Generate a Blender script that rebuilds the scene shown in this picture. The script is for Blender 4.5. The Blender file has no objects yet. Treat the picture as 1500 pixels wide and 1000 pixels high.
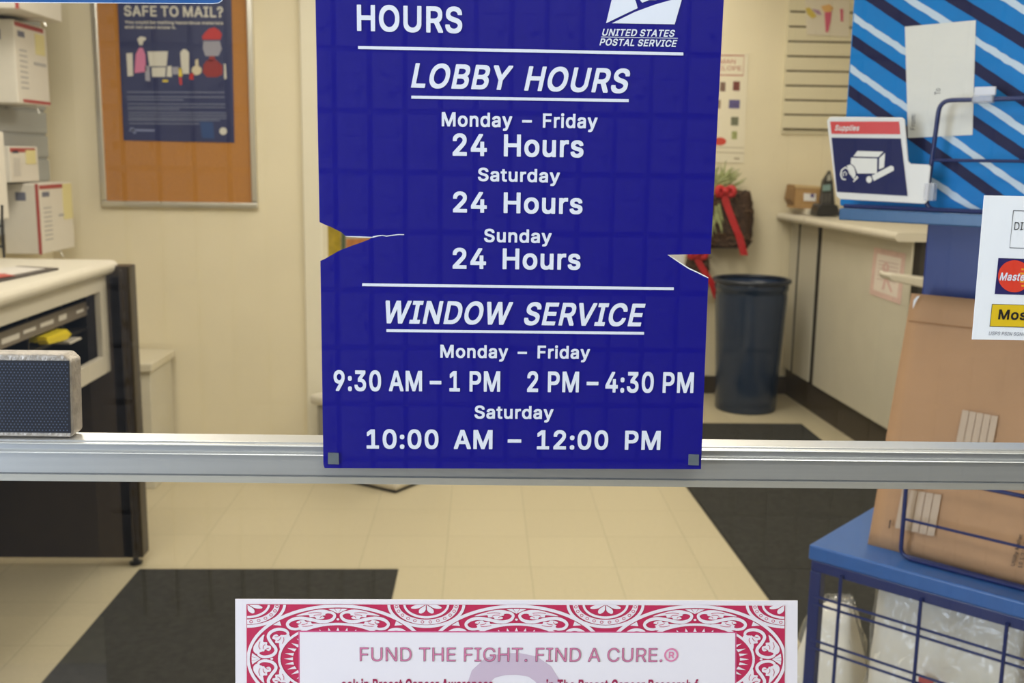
import bpy, bmesh, math, random
from mathutils import Vector, Matrix
from mathutils.geometry import tessellate_polygon
random.seed(7)
SC = bpy.context.scene
COL = SC.collection

# ------------------------------------------------------------------ camera
F = 1527.0                                   # focal length in pixels of the 1500x1000 frame
def _n(v): return Vector(v).normalized()
_yc = _n((707 - 750, 500 - 229, -F))
_uc = -_n((622 - 750, 500 - 9130, -F))
_uc = (_uc - _yc * _uc.dot(_yc)).normalized()
_xc = _yc.cross(_uc)
ROT = Matrix((_xc, _yc, _uc))                # camera -> world
CAM = Vector((0.0, -0.52, 1.44))
cd = bpy.data.cameras.new('camera'); cam = bpy.data.objects.new('camera', cd); COL.objects.link(cam)
cam.matrix_world = Matrix.Translation(CAM) @ ROT.to_4x4()
cd.sensor_width = 36; cd.lens = 36 * F / 1500; cd.clip_start = 0.02
cd.dof.use_dof = True; cd.dof.focus_distance = 0.545; cd.dof.aperture_fstop = 20
SC.camera = cam

# ------------------------------------------------------------------ light and exposure
SC.view_settings.view_transform = 'Standard'; SC.view_settings.look = 'None'
SC.view_settings.exposure = 0.0; SC.view_settings.gamma = 1.0
SC.view_settings.use_curve_mapping = False
SC.cycles.max_bounces = 8; SC.cycles.transparent_max_bounces = 16
SC.cycles.use_denoising = True
SC.cycles.sample_clamp_indirect = 4.0
W = bpy.data.worlds.new('world'); SC.world = W; W.use_nodes = True
W.node_tree.nodes['Background'].inputs[0].default_value = (0.62, 0.78, 1.0, 1)
W.node_tree.nodes['Background'].inputs[1].default_value = 0.17

def area(name, loc, size, power, color, target=None, rot=None):
    l = bpy.data.lights.new(name, 'AREA'); l.shape = 'RECTANGLE'
    l.size, l.size_y = size; l.energy = power; l.color = color
    o = bpy.data.objects.new(name, l); COL.objects.link(o); o.location = loc
    if target is not None:
        o.rotation_euler = (Vector(target) - Vector(loc)).to_track_quat('-Z', 'Y').to_euler()
    return o
WARM = (1.0, 0.91, 0.80)
INNER_LAMPS = [(0.35, 1.55), (0.35, 3.55), (-1.15, 2.4), (1.75, 2.9), (0.9, 5.0)]
INNER_WATTS = [16, 15, 22, 13, 10]
for i, (lx, ly) in enumerate(INNER_LAMPS):
    area('troffer_lamp', (lx, ly, 2.70), (0.55, 1.1), INNER_WATTS[i], WARM, target=(lx, ly, 0))
area('vestibule_lamp', (0.35, -1.15, 2.70), (1.1, 0.55), 22, (1.0, 0.95, 0.92), target=(0.35, -1.15, 0))
# daylight that comes in by the vestibule's outer windows
area('daylight_side', (-1.98, -1.05, 1.45), (1.5, 1.7), 98, (0.73, 0.80, 1.0), target=(0.6, -1.0, 1.3))

# ------------------------------------------------------------------ helpers
def S(r, g, b):
    f = lambda c: (c / 255) / 12.92 if c <= 10 else (((c / 255) + 0.055) / 1.055) ** 2.4
    return (f(r), f(g), f(b), 1.0)

def ray(px, py): return ROT @ Vector((px - 750, 500 - py, -F))
def at(px, py, **k):
    r = ray(px, py); (ax, val), = k.items(); i = 'xyz'.index(ax)
    return CAM + r * ((val - CAM[i]) / r[i])
def on_plane(px, py, p, nrm):
    r = ray(px, py)
    return CAM + r * ((Vector(p) - CAM).dot(nrm) / r.dot(nrm))

MATS = {}
def M(name, col, rough=0.6, metal=0.0, var=0.0, vscale=40, bump=0.0, bscale=200, spec=0.5, stretch=None, coat=0.0):
    if name in MATS: return MATS[name]
    m = bpy.data.materials.new(name); m.use_nodes = True
    nt = m.node_tree; b = nt.nodes['Principled BSDF']
    b.inputs['Base Color'].default_value = col
    b.inputs['Roughness'].default_value = rough; b.inputs['Metallic'].default_value = metal
    b.inputs['Specular IOR Level'].default_value = spec
    b.inputs['Coat Weight'].default_value = coat
    tc = nt.nodes.new('ShaderNodeTexCoord'); src = tc.outputs['Object']
    if stretch:
        mp = nt.nodes.new('ShaderNodeMapping'); mp.inputs['Scale'].default_value = stretch
        nt.links.new(src, mp.inputs[0]); src = mp.outputs[0]
    if var > 0:
        no = nt.nodes.new('ShaderNodeTexNoise'); no.inputs['Scale'].default_value = vscale
        no.inputs['Detail'].default_value = 5
        nt.links.new(src, no.inputs['Vector'])
        rp = nt.nodes.new('ShaderNodeValToRGB')
        lo = tuple(max(0, c * (1 - var)) for c in col[:3]) + (1,)
        hi = tuple(min(1, c * (1 + var)) for c in col[:3]) + (1,)
        rp.color_ramp.elements[0].position = 0.3; rp.color_ramp.elements[0].color = lo
        rp.color_ramp.elements[1].position = 0.7; rp.color_ramp.elements[1].color = hi
        nt.links.new(no.outputs['Fac'], rp.inputs[0]); nt.links.new(rp.outputs[0], b.inputs['Base Color'])
    if bump > 0:
        n2 = nt.nodes.new('ShaderNodeTexNoise'); n2.inputs['Scale'].default_value = bscale
        n2.inputs['Detail'].default_value = 3
        nt.links.new(src, n2.inputs['Vector'])
        bp = nt.nodes.new('ShaderNodeBump'); bp.inputs['Strength'].default_value = bump
        bp.inputs['Distance'].default_value = 0.01
        nt.links.new(n2.outputs['Fac'], bp.inputs['Height']); nt.links.new(bp.outputs[0], b.inputs['Normal'])
    MATS[name] = m
    return m

def clear_material(name, ior, tint=(1, 1, 1, 1), rough=0.0, bump=0.0, bscale=30, milk=0.0):
    """thin clear sheet: straight-through light plus a Fresnel mirror on the face that is met first"""
    m = bpy.data.materials.new(name); m.use_nodes = True; nt = m.node_tree
    for n_ in list(nt.nodes):
        if n_.type == 'BSDF_PRINCIPLED': nt.nodes.remove(n_)
    out = [n_ for n_ in nt.nodes if n_.type == 'OUTPUT_MATERIAL'][0]
    tr = nt.nodes.new('ShaderNodeBsdfTransparent'); tr.inputs[0].default_value = tint
    gl = nt.nodes.new('ShaderNodeBsdfGlossy'); gl.inputs['Roughness'].default_value = rough
    fr = nt.nodes.new('ShaderNodeFresnel'); fr.inputs[0].default_value = ior
    ge = nt.nodes.new('ShaderNodeNewGeometry')
    inv = nt.nodes.new('ShaderNodeMath'); inv.operation = 'SUBTRACT'; inv.inputs[0].default_value = 1
    mu = nt.nodes.new('ShaderNodeMath'); mu.operation = 'MULTIPLY'
    nt.links.new(ge.outputs['Backfacing'], inv.inputs[1])
    nt.links.new(fr.outputs[0], mu.inputs[0]); nt.links.new(inv.outputs[0], mu.inputs[1])
    mx = nt.nodes.new('ShaderNodeMixShader')
    nt.links.new(mu.outputs[0], mx.inputs[0])
    base = tr.outputs[0]
    if milk > 0:
        df = nt.nodes.new('ShaderNodeBsdfDiffuse'); df.inputs[0].default_value = (0.8, 0.8, 0.78, 1)
        m2 = nt.nodes.new('ShaderNodeMixShader'); m2.inputs[0].default_value = milk
        nt.links.new(tr.outputs[0], m2.inputs[1]); nt.links.new(df.outputs[0], m2.inputs[2]); base = m2.outputs[0]
    nt.links.new(base, mx.inputs[1]); nt.links.new(gl.outputs[0], mx.inputs[2])
    nt.links.new(mx.outputs[0], out.inputs[0])
    if bump > 0:
        tc = nt.nodes.new('ShaderNodeTexCoord')
        n2 = nt.nodes.new('ShaderNodeTexNoise'); n2.inputs['Scale'].default_value = bscale
        nt.links.new(tc.outputs['Object'], n2.inputs['Vector'])
        bp = nt.nodes.new('ShaderNodeBump'); bp.inputs['Strength'].default_value = bump; bp.inputs['Distance'].default_value = 0.02
        nt.links.new(n2.outputs['Fac'], bp.inputs['Height'])
        nt.links.new(bp.outputs[0], gl.inputs['Normal'])
    return m

class MB:
    """collects shapes in world coordinates and links them as ONE mesh object"""
    def __init__(s): s.bm = bmesh.new()
    def face(s, pts):
        pts = [Vector(p) for p in pts]; vs = [s.bm.verts.new(p) for p in pts]
        s.fill(vs, pts); return s
    def fill(s, vs, pts):
        if len(vs) <= 4: s.bm.faces.new(vs); return
        for t in tessellate_polygon([pts]):
            if len(set(t)) == 3:
                try: s.bm.faces.new([vs[i] for i in t])
                except ValueError: pass
    def prism(s, pts, ext):
        ext = Vector(ext); pts = [Vector(p) for p in pts]
        a = [s.bm.verts.new(p) for p in pts]; b = [s.bm.verts.new(p + ext) for p in pts]
        n = len(pts); s.fill(a, pts); s.fill(b[::-1], [p + ext for p in pts][::-1])
        for i in range(n): s.bm.faces.new((a[i], b[i], b[(i + 1) % n], a[(i + 1) % n]))
        return s
    def box(s, lo, hi):
        x0, y0, z0 = lo; x1, y1, z1 = hi
        return s.prism([(x0, y0, z0), (x1, y0, z0), (x1, y1, z0), (x0, y1, z0)], (0, 0, z1 - z0))
    def obox(s, o, u, v, w):
        o, u, v, w = map(Vector, (o, u, v, w))
        return s.prism([o, o + u, o + u + v, o + v], w)
    def tube(s, pts, r, n=10, closed=False):
        pts = [Vector(p) for p in pts]; rings = []; N = len(pts)
        up = None
        for i, p in enumerate(pts):
            a = pts[i - 1] if (i > 0 or closed) else p
            c = pts[(i + 1) % N] if (i < N - 1 or closed) else p
            t = (c - a).normalized()
            if up is None:
                up = t.orthogonal().normalized()
            up = (up - t * up.dot(t)).normalized(); sd = t.cross(up)
            rr = r[i] if isinstance(r, (list, tuple)) else r
            rings.append([s.bm.verts.new(p + (up * math.cos(k * 2 * math.pi / n) + sd * math.sin(k * 2 * math.pi / n)) * rr) for k in range(n)])
        for i in range(N if closed else N - 1):
            A, B = rings[i], rings[(i + 1) % N]
            for k in range(n): s.bm.faces.new((A[k], A[(k + 1) % n], B[(k + 1) % n], B[k]))
        if not closed:
            s.bm.faces.new(rings[0][::-1]); s.bm.faces.new(rings[-1])
        return s
    def lathe(s, c, prof, n=48, capb=True):
        c = Vector(c); rings = []
        for (r, z) in prof:
            rings.append([s.bm.verts.new(c + Vector((r * math.cos(k * 2 * math.pi / n), r * math.sin(k * 2 * math.pi / n), z))) for k in range(n)])
        for A, B in zip(rings, rings[1:]):
            for k in range(n): s.bm.faces.new((A[k], A[(k + 1) % n], B[(k + 1) % n], B[k]))
        if capb: s.bm.faces.new(rings[0][::-1])
        return s
    def build(s, name, mat, parent=None, bevel=0.0, smooth=False, seg=3, recalc=True):
        if recalc: bmesh.ops.recalc_face_normals(s.bm, faces=s.bm.faces[:])
        me = bpy.data.meshes.new(name)
        org = Vector((0, 0, 0))
        if parent is not None:
            q = parent
            while q is not None: org = org + q.location; q = q.parent
        for v in s.bm.verts: v.co -= org
        s.bm.to_mesh(me); s.bm.free()
        o = bpy.data.objects.new(name, me); COL.objects.link(o); o.data.materials.append(mat)
        if parent is not None: o.parent = parent
        if smooth:
            for p in me.polygons: p.use_smooth = True
        if bevel > 0:
            b = o.modifiers.new('bevel', 'BEVEL'); b.width = bevel; b.segments = seg; b.limit_method = 'ANGLE'
            b.angle_limit = math.radians(40)
        return o

def tag(o, label, cat, group=None):
    o['label'] = label; o['category'] = cat
    if group: o['group'] = group
    return o
def thing(name, label, cat, loc, group=None):
    o = bpy.data.objects.new(name, None); COL.objects.link(o); o.location = loc; o.empty_display_size = 0.05
    return tag(o, label, cat, group)
def structure(o): o['kind'] = 'structure'; return o

# ---- lettering: sans-serif outlines (thousandths of an em) filled as flat shapes and fitted between two points of a plane
CAPH = 0.509
GLYPHS_PLAIN = {
'"': (321, '81,318 78,321 78,339 76,345 76,385 74,395 74,433 72,443 72,481 70,489 70,505 71,507 75,508 133,508 136,505 136,491 134,481 134,443 132,433 132,395 130,387 130,347 128,339 128,321 127,319 123,318|195,318 193,319 192,323 192,361 190,371 190,409 188,419 188,459 186,467 186,505 187,507 191,508 247,508 250,505 250,487 248,477 248,433 246,423 246,377 244,367 244,321 243,319 239,318'),
"'": (206, '81,318 78,321 78,339 76,345 76,385 74,395 74,433 72,443 72,481 70,489 70,505 71,507 75,508 133,508 136,505 136,491 134,481 134,443 132,433 132,395 130,387 130,347 128,339 128,321 127,319 123,318'),
',': (187, '41,-119 38,-116 40,-102 46,-72 46,-64 52,-34 52,-26 58,4 64,50 68,68 69,70 73,71 131,71 135,70 135,64 85,-115 81,-119'),
'-': (453, '117,188 115,189 114,193 114,239 115,243 117,244 331,244 335,243 336,241 336,193 335,189 333,188'),
'.': (187, '91,-3 79,-1 63,9 53,25 50,45 53,59 63,73 79,83 89,86 101,86 115,81 128,73 135,64 140,49 140,33 137,23 127,9 111,-1 97,-4'),
'/': (249, '17,-76 15,-73 17,-65 177,529 179,531 183,532 231,532 234,529 229,511 72,-73 71,-75 67,-76'),
'0': (453, '219,-6 191,-3 175,2 157,8 137,20 129,25 105,48 85,78 69,114 52,180 52,204 50,212 48,264 50,272 50,296 52,302 52,328 69,394 85,430 103,457 129,483 159,502 193,513 205,513 213,515 239,515 247,513 261,512 293,502 301,498 327,481 347,461 367,432 385,390 400,332 400,318 402,310 402,288 404,280 404,228 402,220 402,198 400,190 400,176 385,118 367,76 348,48 326,26 303,12 291,6 263,-3 239,-5 233,-7|216,52 235,51 257,55 263,57 291,75 309,98 315,107 325,132 332,152 340,192 340,206 342,214 342,236 344,244 344,266 342,272 342,294 340,302 340,316 329,366 313,404 294,430 285,438 261,452 231,459 219,459 191,452 163,435 141,406 123,364 112,312 112,288 110,280 109,254 110,226 112,218 112,196 123,144 139,106 142,100 165,73 193,56'),
'1': (453, '79,0 77,1 76,5 76,49 77,53 79,54 207,54 211,55 212,59 212,445 209,447 205,445 89,360 87,361 86,365 87,427 178,495 197,507 273,508 275,507 276,503 276,57 277,55 281,54 387,54 389,53 390,49 390,3 389,1 385,0'),
'2': (453, '67,0 65,1 64,5 65,48 280,279 301,309 311,328 317,347 320,365 318,393 315,401 307,419 293,436 271,450 249,457 219,460 211,458 197,457 177,449 153,433 139,413 133,397 130,389 127,363 123,362 69,362 67,363 66,367 70,391 70,403 86,441 111,473 124,483 147,498 183,511 197,512 219,516 231,516 253,512 267,511 305,497 340,471 359,447 375,413 380,385 380,359 371,319 357,291 328,249 272,185 212,123 207,116 174,83 153,59 154,57 157,56 385,56 387,55 388,51 388,3 387,1 383,0'),
'3': (453, '207,-6 173,-3 133,10 97,31 70,58 61,74 53,90 45,128 46,130 49,131 105,131 109,130 115,108 119,100 126,88 141,73 169,58 193,51 235,51 241,53 249,53 271,60 294,72 315,93 326,120 328,136 328,160 325,174 318,192 311,203 300,216 275,233 241,244 225,245 217,247 159,247 157,248 156,252 156,294 157,299 278,436 287,448 286,450 283,451 73,451 71,452 70,456 70,506 71,508 75,509 369,509 371,508 372,504 371,459 300,380 268,342 256,330 228,298 224,292 225,290 227,289 261,289 307,276 340,256 356,240 369,224 385,190 388,182 392,156 392,136 387,104 369,66 362,56 343,35 311,14 263,-3 249,-3 225,-7'),
'4': (453, '285,0 283,1 282,5 282,99 281,103 279,104 45,104 41,105 40,109 40,155 43,163 227,475 245,505 249,508 305,508 308,507 308,503 109,165 110,163 113,162 277,162 281,163 282,167 282,315 283,317 287,318 337,318 341,317 342,313 342,165 343,163 347,162 407,162 411,161 412,157 412,107 411,105 407,104 347,104 343,103 342,99 342,5 341,1 337,0'),
'5': (453, '213,-6 193,-3 181,-3 143,10 107,33 83,60 68,88 64,102 61,128 65,129 117,129 121,128 123,124 127,108 139,87 151,75 173,60 199,51 235,51 251,54 273,63 284,70 298,82 311,100 319,118 326,142 328,164 324,192 314,220 300,240 277,260 249,272 221,277 191,275 167,268 145,258 133,250 127,247 113,247 91,251 79,251 69,254 68,268 70,274 70,286 74,308 74,320 76,326 76,338 78,344 82,392 86,414 86,426 88,432 88,444 90,450 94,498 96,506 97,508 101,509 363,509 365,508 366,504 366,456 365,452 363,451 155,451 151,450 150,448 148,420 146,414 146,402 144,396 144,384 142,378 142,366 140,360 140,348 138,342 138,330 136,324 136,312 134,306 135,303 137,302 151,312 177,324 201,331 209,331 215,333 241,333 249,331 259,331 295,320 324,304 347,283 365,258 378,234 388,200 388,190 390,182 390,152 386,130 385,118 367,74 344,42 309,16 275,2 257,-3 247,-3 225,-7'),
'6': (453, '219,-6 181,0 141,16 109,40 87,69 79,88 68,118 66,150 64,158 68,200 81,240 103,286 137,340 250,506 253,508 257,509 317,509 319,508 320,506 317,502 189,316 180,302 181,300 183,301 195,306 217,313 247,313 255,311 267,311 279,308 314,296 339,277 350,266 369,240 383,202 388,170 388,142 386,136 384,112 367,71 343,39 316,18 305,12 269,-2 237,-5 231,-7|212,50 235,49 253,52 267,57 285,68 300,80 313,100 324,128 326,142 326,174 323,188 313,214 300,234 287,245 267,257 251,263 239,263 231,265 201,263 175,252 151,233 138,214 128,188 125,158 126,140 129,126 141,98 154,78 173,64 199,52'),
'7': (453, '101,0 99,3 100,7 270,341 320,441 322,449 321,451 317,452 65,452 63,453 62,457 62,503 63,507 67,508 385,508 389,507 390,503 389,447 166,3 165,1 161,0'),
'8': (453, '217,-6 195,-3 181,-3 141,10 135,12 101,33 73,63 57,96 54,124 52,130 52,140 54,148 54,164 65,194 82,222 101,241 109,246 125,256 149,264 150,266 149,268 145,271 118,282 96,304 93,308 77,340 70,376 70,384 72,390 75,416 82,434 91,450 101,463 117,479 143,496 183,510 195,513 207,513 215,515 239,515 271,510 305,498 336,478 359,452 377,416 382,376 375,342 362,314 358,308 333,283 305,269 302,266 303,264 329,255 349,242 373,219 387,194 397,164 400,148 400,128 395,98 377,62 368,50 348,30 313,10 281,0 271,-3 239,-5 233,-7|216,50 231,49 239,51 255,51 283,60 291,64 305,73 322,90 334,116 336,132 336,148 334,154 334,162 321,190 301,211 287,220 279,224 253,233 239,233 231,235 199,233 173,224 165,220 147,208 132,192 118,162 116,150 116,128 119,114 130,90 145,74 167,60 197,51|200,292 205,291 249,291 273,300 295,315 305,328 311,340 315,350 318,364 318,388 311,412 303,427 292,438 271,450 241,459 211,459 199,456 180,450 161,438 145,420 137,400 134,388 134,362 139,344 145,329 159,313 179,300'),
'9': (453, '133,1 132,3 139,13 263,193 272,207 271,209 269,208 253,201 239,196 201,196 193,198 177,198 133,217 107,236 83,269 69,305 66,321 66,337 64,345 64,359 66,365 69,397 85,435 107,466 112,471 143,493 181,509 221,516 231,516 273,509 311,493 331,478 344,467 367,435 383,395 386,381 386,369 388,361 388,333 386,325 386,313 383,303 373,271 343,213 291,133 202,3 199,1 195,0|212,245 235,244 251,246 281,259 293,268 303,279 316,299 324,321 326,335 326,367 323,383 311,411 302,425 288,439 275,448 251,458 239,458 231,460 201,458 173,445 154,429 141,411 128,379 128,369 126,361 126,339 129,323 139,295 151,278 165,264 175,257 199,247'),
':': (187, '91,-3 79,-1 63,9 53,25 50,45 53,59 63,73 79,83 89,86 101,86 115,81 128,73 135,64 140,49 140,33 137,23 127,9 111,-1 97,-4|85,273 77,275 63,284 53,299 50,315 53,333 63,349 79,359 95,362 111,359 128,349 137,335 140,325 139,305 135,295 130,287 117,277 103,272'),
'?': (358, '158,-3 146,-1 131,9 122,23 118,41 122,59 132,74 146,83 166,86 180,83 197,71 206,57 209,39 206,25 194,8 180,-1 166,-4|134,152 132,153 131,157 133,165 133,197 140,225 143,235 154,254 168,269 228,312 246,333 256,353 261,373 261,395 258,407 248,427 236,441 216,453 198,459 180,462 160,460 138,453 120,441 106,425 96,403 93,381 90,378 32,378 28,379 27,381 31,409 34,419 50,454 74,480 100,497 138,511 166,514 172,516 184,516 190,514 216,512 256,497 284,478 304,453 318,419 323,393 323,369 319,345 304,309 287,287 281,281 220,236 208,221 200,205 195,187 195,161 192,153 188,152'),
'A': (479, '19,1 18,5 23,19 199,504 201,507 205,508 275,507 277,505 287,479 461,5 461,1 457,0 399,0 395,1 351,123 345,139 343,141 139,142 135,141 131,131 85,1 81,0|156,199 161,198 319,198 323,200 291,291 265,369 243,441 239,451 237,451 236,449 197,321 157,205'),
'B': (456, '63,0 61,1 60,5 60,503 61,507 65,508 257,508 263,506 277,506 291,503 331,489 356,471 366,461 381,441 394,409 396,385 398,379 398,367 396,361 396,347 387,321 376,305 357,287 336,275 317,268 314,265 315,263 321,261 337,257 366,243 388,223 399,207 405,195 414,173 416,149 418,143 418,133 413,101 399,67 377,40 361,29 345,19 301,4 291,4 285,2 263,2 255,0|125,57 129,56 241,56 247,58 265,58 271,60 281,60 307,67 315,71 326,77 334,85 347,103 350,109 354,129 354,149 351,163 341,185 323,206 307,217 279,228 263,230 129,230 125,229 124,225 124,61|125,285 129,284 233,284 241,286 253,286 267,289 285,295 308,309 314,315 326,331 333,349 334,361 336,367 336,375 329,403 315,426 309,431 283,445 245,452 129,452 125,451 124,447 124,289'),
'C': (510, '257,-6 225,-3 191,6 153,23 121,47 94,76 70,116 53,158 44,200 44,212 42,218 42,238 40,244 40,264 42,270 42,290 44,296 44,308 53,352 70,392 89,424 94,432 114,454 121,461 151,484 185,500 227,513 243,513 251,515 289,515 295,513 305,513 339,504 379,486 405,469 428,446 445,422 463,384 472,350 471,348 467,347 413,347 409,348 407,352 400,376 389,394 376,412 353,430 331,443 317,448 289,455 255,455 235,451 223,450 185,432 161,413 148,400 125,365 108,312 108,298 106,292 103,254 106,216 108,210 108,196 126,144 152,104 185,76 221,60 263,53 275,53 283,55 293,55 319,62 341,71 357,81 379,101 387,112 401,137 407,156 409,158 467,159 471,158 472,156 461,120 447,90 428,62 402,38 377,22 343,6 301,-5 283,-5 275,-7'),
'D': (502, '63,0 61,1 60,5 60,503 61,507 65,508 243,508 251,506 269,506 319,493 357,475 381,458 410,429 429,397 435,385 449,349 458,307 458,297 460,291 460,271 462,263 462,245 460,239 458,203 447,155 434,121 417,93 407,78 381,52 372,45 349,30 307,13 265,2 239,2 231,0|125,57 129,56 209,56 217,58 249,60 255,62 269,62 277,65 317,81 327,88 347,104 356,113 375,143 379,151 393,195 394,207 396,213 396,229 398,237 398,273 396,281 394,313 379,359 375,367 354,399 321,427 277,445 263,448 251,448 225,452 129,452 125,451 124,447 124,61'),
'E': (418, '63,0 61,1 60,5 60,503 61,507 65,508 367,508 371,507 372,503 372,457 371,453 369,452 129,452 125,451 124,447 124,291 125,287 129,286 351,286 353,285 354,281 354,233 353,229 349,228 129,228 125,227 124,223 124,61 125,57 129,56 371,56 373,55 374,51 374,5 373,1 369,0'),
'F': (410, '63,0 61,1 60,5 60,503 61,507 65,508 363,508 367,507 368,503 368,457 367,453 365,452 129,452 125,451 124,447 124,283 125,279 129,278 343,278 345,277 346,273 346,223 345,221 341,220 129,220 125,219 124,215 124,3 123,1 119,0'),
'G': (520, '259,-6 255,-5 223,-3 189,6 155,21 123,45 102,66 92,78 69,116 53,158 42,206 40,266 42,274 42,302 53,352 71,396 91,429 113,455 148,484 183,500 225,513 241,513 249,515 285,515 293,513 305,513 339,504 375,488 403,469 430,444 447,418 465,382 473,351 469,349 409,350 407,352 393,382 383,399 373,411 359,425 351,430 330,442 313,448 287,455 253,455 223,450 183,432 150,404 135,380 125,364 108,312 108,298 106,292 103,254 106,216 108,210 108,196 127,142 152,104 173,85 187,75 217,62 235,57 267,53 295,55 311,58 341,69 368,88 378,98 397,126 409,158 414,194 413,198 409,199 285,199 283,200 282,204 282,250 283,254 287,255 475,255 477,254 478,250 478,192 476,184 476,164 465,122 454,96 447,86 424,56 415,47 381,22 331,2 323,-1 313,-1 275,-7'),
'H': (517, '63,0 61,1 60,5 60,503 61,507 65,508 119,508 123,507 124,505 124,293 125,289 129,288 387,288 391,289 392,293 392,505 393,507 397,508 451,508 455,507 456,503 456,5 455,1 451,0 397,0 393,1 392,3 392,227 391,231 387,232 129,232 125,231 124,227 124,3 123,1 119,0'),
'I': (300, '34,0 32,1 31,5 31,51 32,55 36,56 112,56 116,57 117,59 117,447 116,451 112,452 36,452 32,453 31,457 31,505 32,507 36,508 266,508 268,507 269,503 269,457 268,453 264,452 188,452 184,451 183,449 183,61 184,57 188,56 264,56 268,55 269,51 269,3 268,1 264,0'),
'J': (396, '178,-6 146,-3 110,10 102,14 87,24 71,38 52,64 38,100 35,132 33,138 33,170 34,172 38,173 92,173 96,172 97,168 97,148 104,104 122,74 150,56 178,51 194,51 216,55 226,60 249,76 266,106 271,136 271,506 272,508 276,509 332,509 334,508 335,504 335,128 333,120 332,102 318,63 294,33 270,16 260,10 226,-2 196,-5 190,-7'),
'K': (466, '63,0 61,1 60,5 60,503 61,507 65,508 119,508 123,507 124,505 124,251 125,247 127,246 188,319 210,341 214,347 234,367 238,373 361,506 367,508 443,507 444,505 432,491 328,381 324,375 300,351 270,317 246,293 244,289 251,276 441,11 445,5 446,1 441,0 377,0 371,2 205,236 199,243 197,243 125,167 124,5 123,1 119,0'),
'L': (393, '63,0 61,1 60,5 60,505 61,507 65,508 121,508 123,507 124,503 124,59 125,57 129,56 357,56 359,55 360,51 360,3 359,1 355,0'),
'M': (628, '63,0 61,1 60,5 60,503 61,507 65,508 147,508 151,507 153,505 273,197 311,85 313,79 315,78 317,81 353,189 475,505 477,507 481,508 563,508 567,507 568,503 568,5 567,1 563,0 509,0 505,1 504,3 504,365 506,375 505,426 503,425 491,389 455,289 351,23 343,3 341,1 337,0 289,0 285,3 171,289 145,361 125,419 123,425 121,426 120,377 122,367 122,3 121,1 117,0'),
'N': (523, '63,0 61,1 60,5 60,503 61,507 65,508 133,508 137,507 359,157 381,119 397,88 399,85 401,84 402,103 400,111 400,151 398,161 398,505 399,507 403,508 457,508 461,507 462,503 462,5 461,1 457,0 391,0 387,1 199,295 177,331 125,422 123,425 121,425 120,413 122,403 122,361 124,351 124,3 123,1 119,0'),
'O': (533, '257,-6 225,-3 191,6 153,23 121,47 94,76 70,116 53,158 44,200 44,212 42,218 42,238 40,244 40,262 42,270 42,290 44,296 44,308 53,352 71,394 93,431 113,453 121,461 151,484 185,500 227,513 243,513 251,515 283,515 291,513 305,513 337,504 349,500 383,484 413,461 441,431 464,392 481,346 490,306 490,290 492,284 492,226 490,218 490,202 481,162 465,118 441,77 415,49 385,26 349,8 309,-3 281,-5 275,-7|260,54 271,53 277,55 299,57 311,60 321,64 351,78 382,104 399,130 409,148 426,198 426,216 428,222 428,240 430,248 425,312 407,366 385,401 359,425 345,435 309,450 277,455 255,455 235,451 223,450 183,432 151,404 125,364 109,314 103,254 109,194 125,144 150,106 173,85 188,74 221,60'),
'P': (444, '63,0 61,1 60,5 60,503 61,507 65,508 249,508 255,506 287,503 331,487 361,466 371,456 389,431 403,393 408,363 408,333 403,303 389,265 366,233 338,211 321,203 287,191 271,190 265,188 249,188 241,186 129,186 125,185 124,181 124,3 123,1 119,0|125,243 129,242 237,242 245,244 257,244 271,247 293,255 313,268 321,276 333,295 341,317 342,331 344,339 344,359 342,365 341,377 333,401 318,423 295,440 265,450 247,450 239,452 129,452 125,451 124,447 124,247'),
'Q': (533, '401,-47 365,2 357,11 347,7 305,-4 291,-4 283,-6 249,-6 243,-4 227,-4 187,7 151,25 119,49 91,80 72,111 53,157 44,201 44,213 42,219 42,239 40,247 40,263 42,269 42,289 44,295 44,307 53,351 75,401 91,427 102,441 119,459 148,483 187,501 225,512 253,514 261,516 275,516 281,514 309,512 347,501 385,483 407,466 429,444 443,428 459,401 471,375 481,347 490,307 490,291 492,283 492,225 490,217 490,201 479,155 467,123 459,107 442,79 404,39 406,35 461,-38 466,-45 465,-47 459,-48|252,55 279,54 285,56 307,58 314,61 316,65 253,148 248,155 249,157 255,158 313,157 319,152 363,93 367,92 373,96 385,108 409,147 426,197 426,215 428,221 428,239 430,247 430,263 428,269 425,313 409,362 399,379 383,404 352,431 335,439 311,449 269,456 223,450 207,443 185,433 152,405 125,363 108,311 108,297 106,291 106,277 104,269 104,237 106,231 109,195 125,145 147,110 151,105 183,77 223,59'),
'R': (449, '63,0 61,1 60,5 60,503 61,507 65,508 255,508 261,506 277,506 291,503 327,491 335,487 362,469 370,461 387,437 393,426 406,391 406,377 408,369 408,333 406,327 405,311 393,279 387,267 369,242 335,219 317,212 315,209 325,189 423,9 426,3 426,1 421,0 357,0 353,1 247,197 243,198 129,198 125,197 124,193 124,3 123,1 119,0|125,255 129,254 229,254 237,256 255,256 271,259 297,267 317,280 333,299 341,323 344,339 344,367 341,383 334,403 322,421 315,428 299,439 265,450 247,450 239,452 129,452 125,451 124,447 124,259'),
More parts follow.
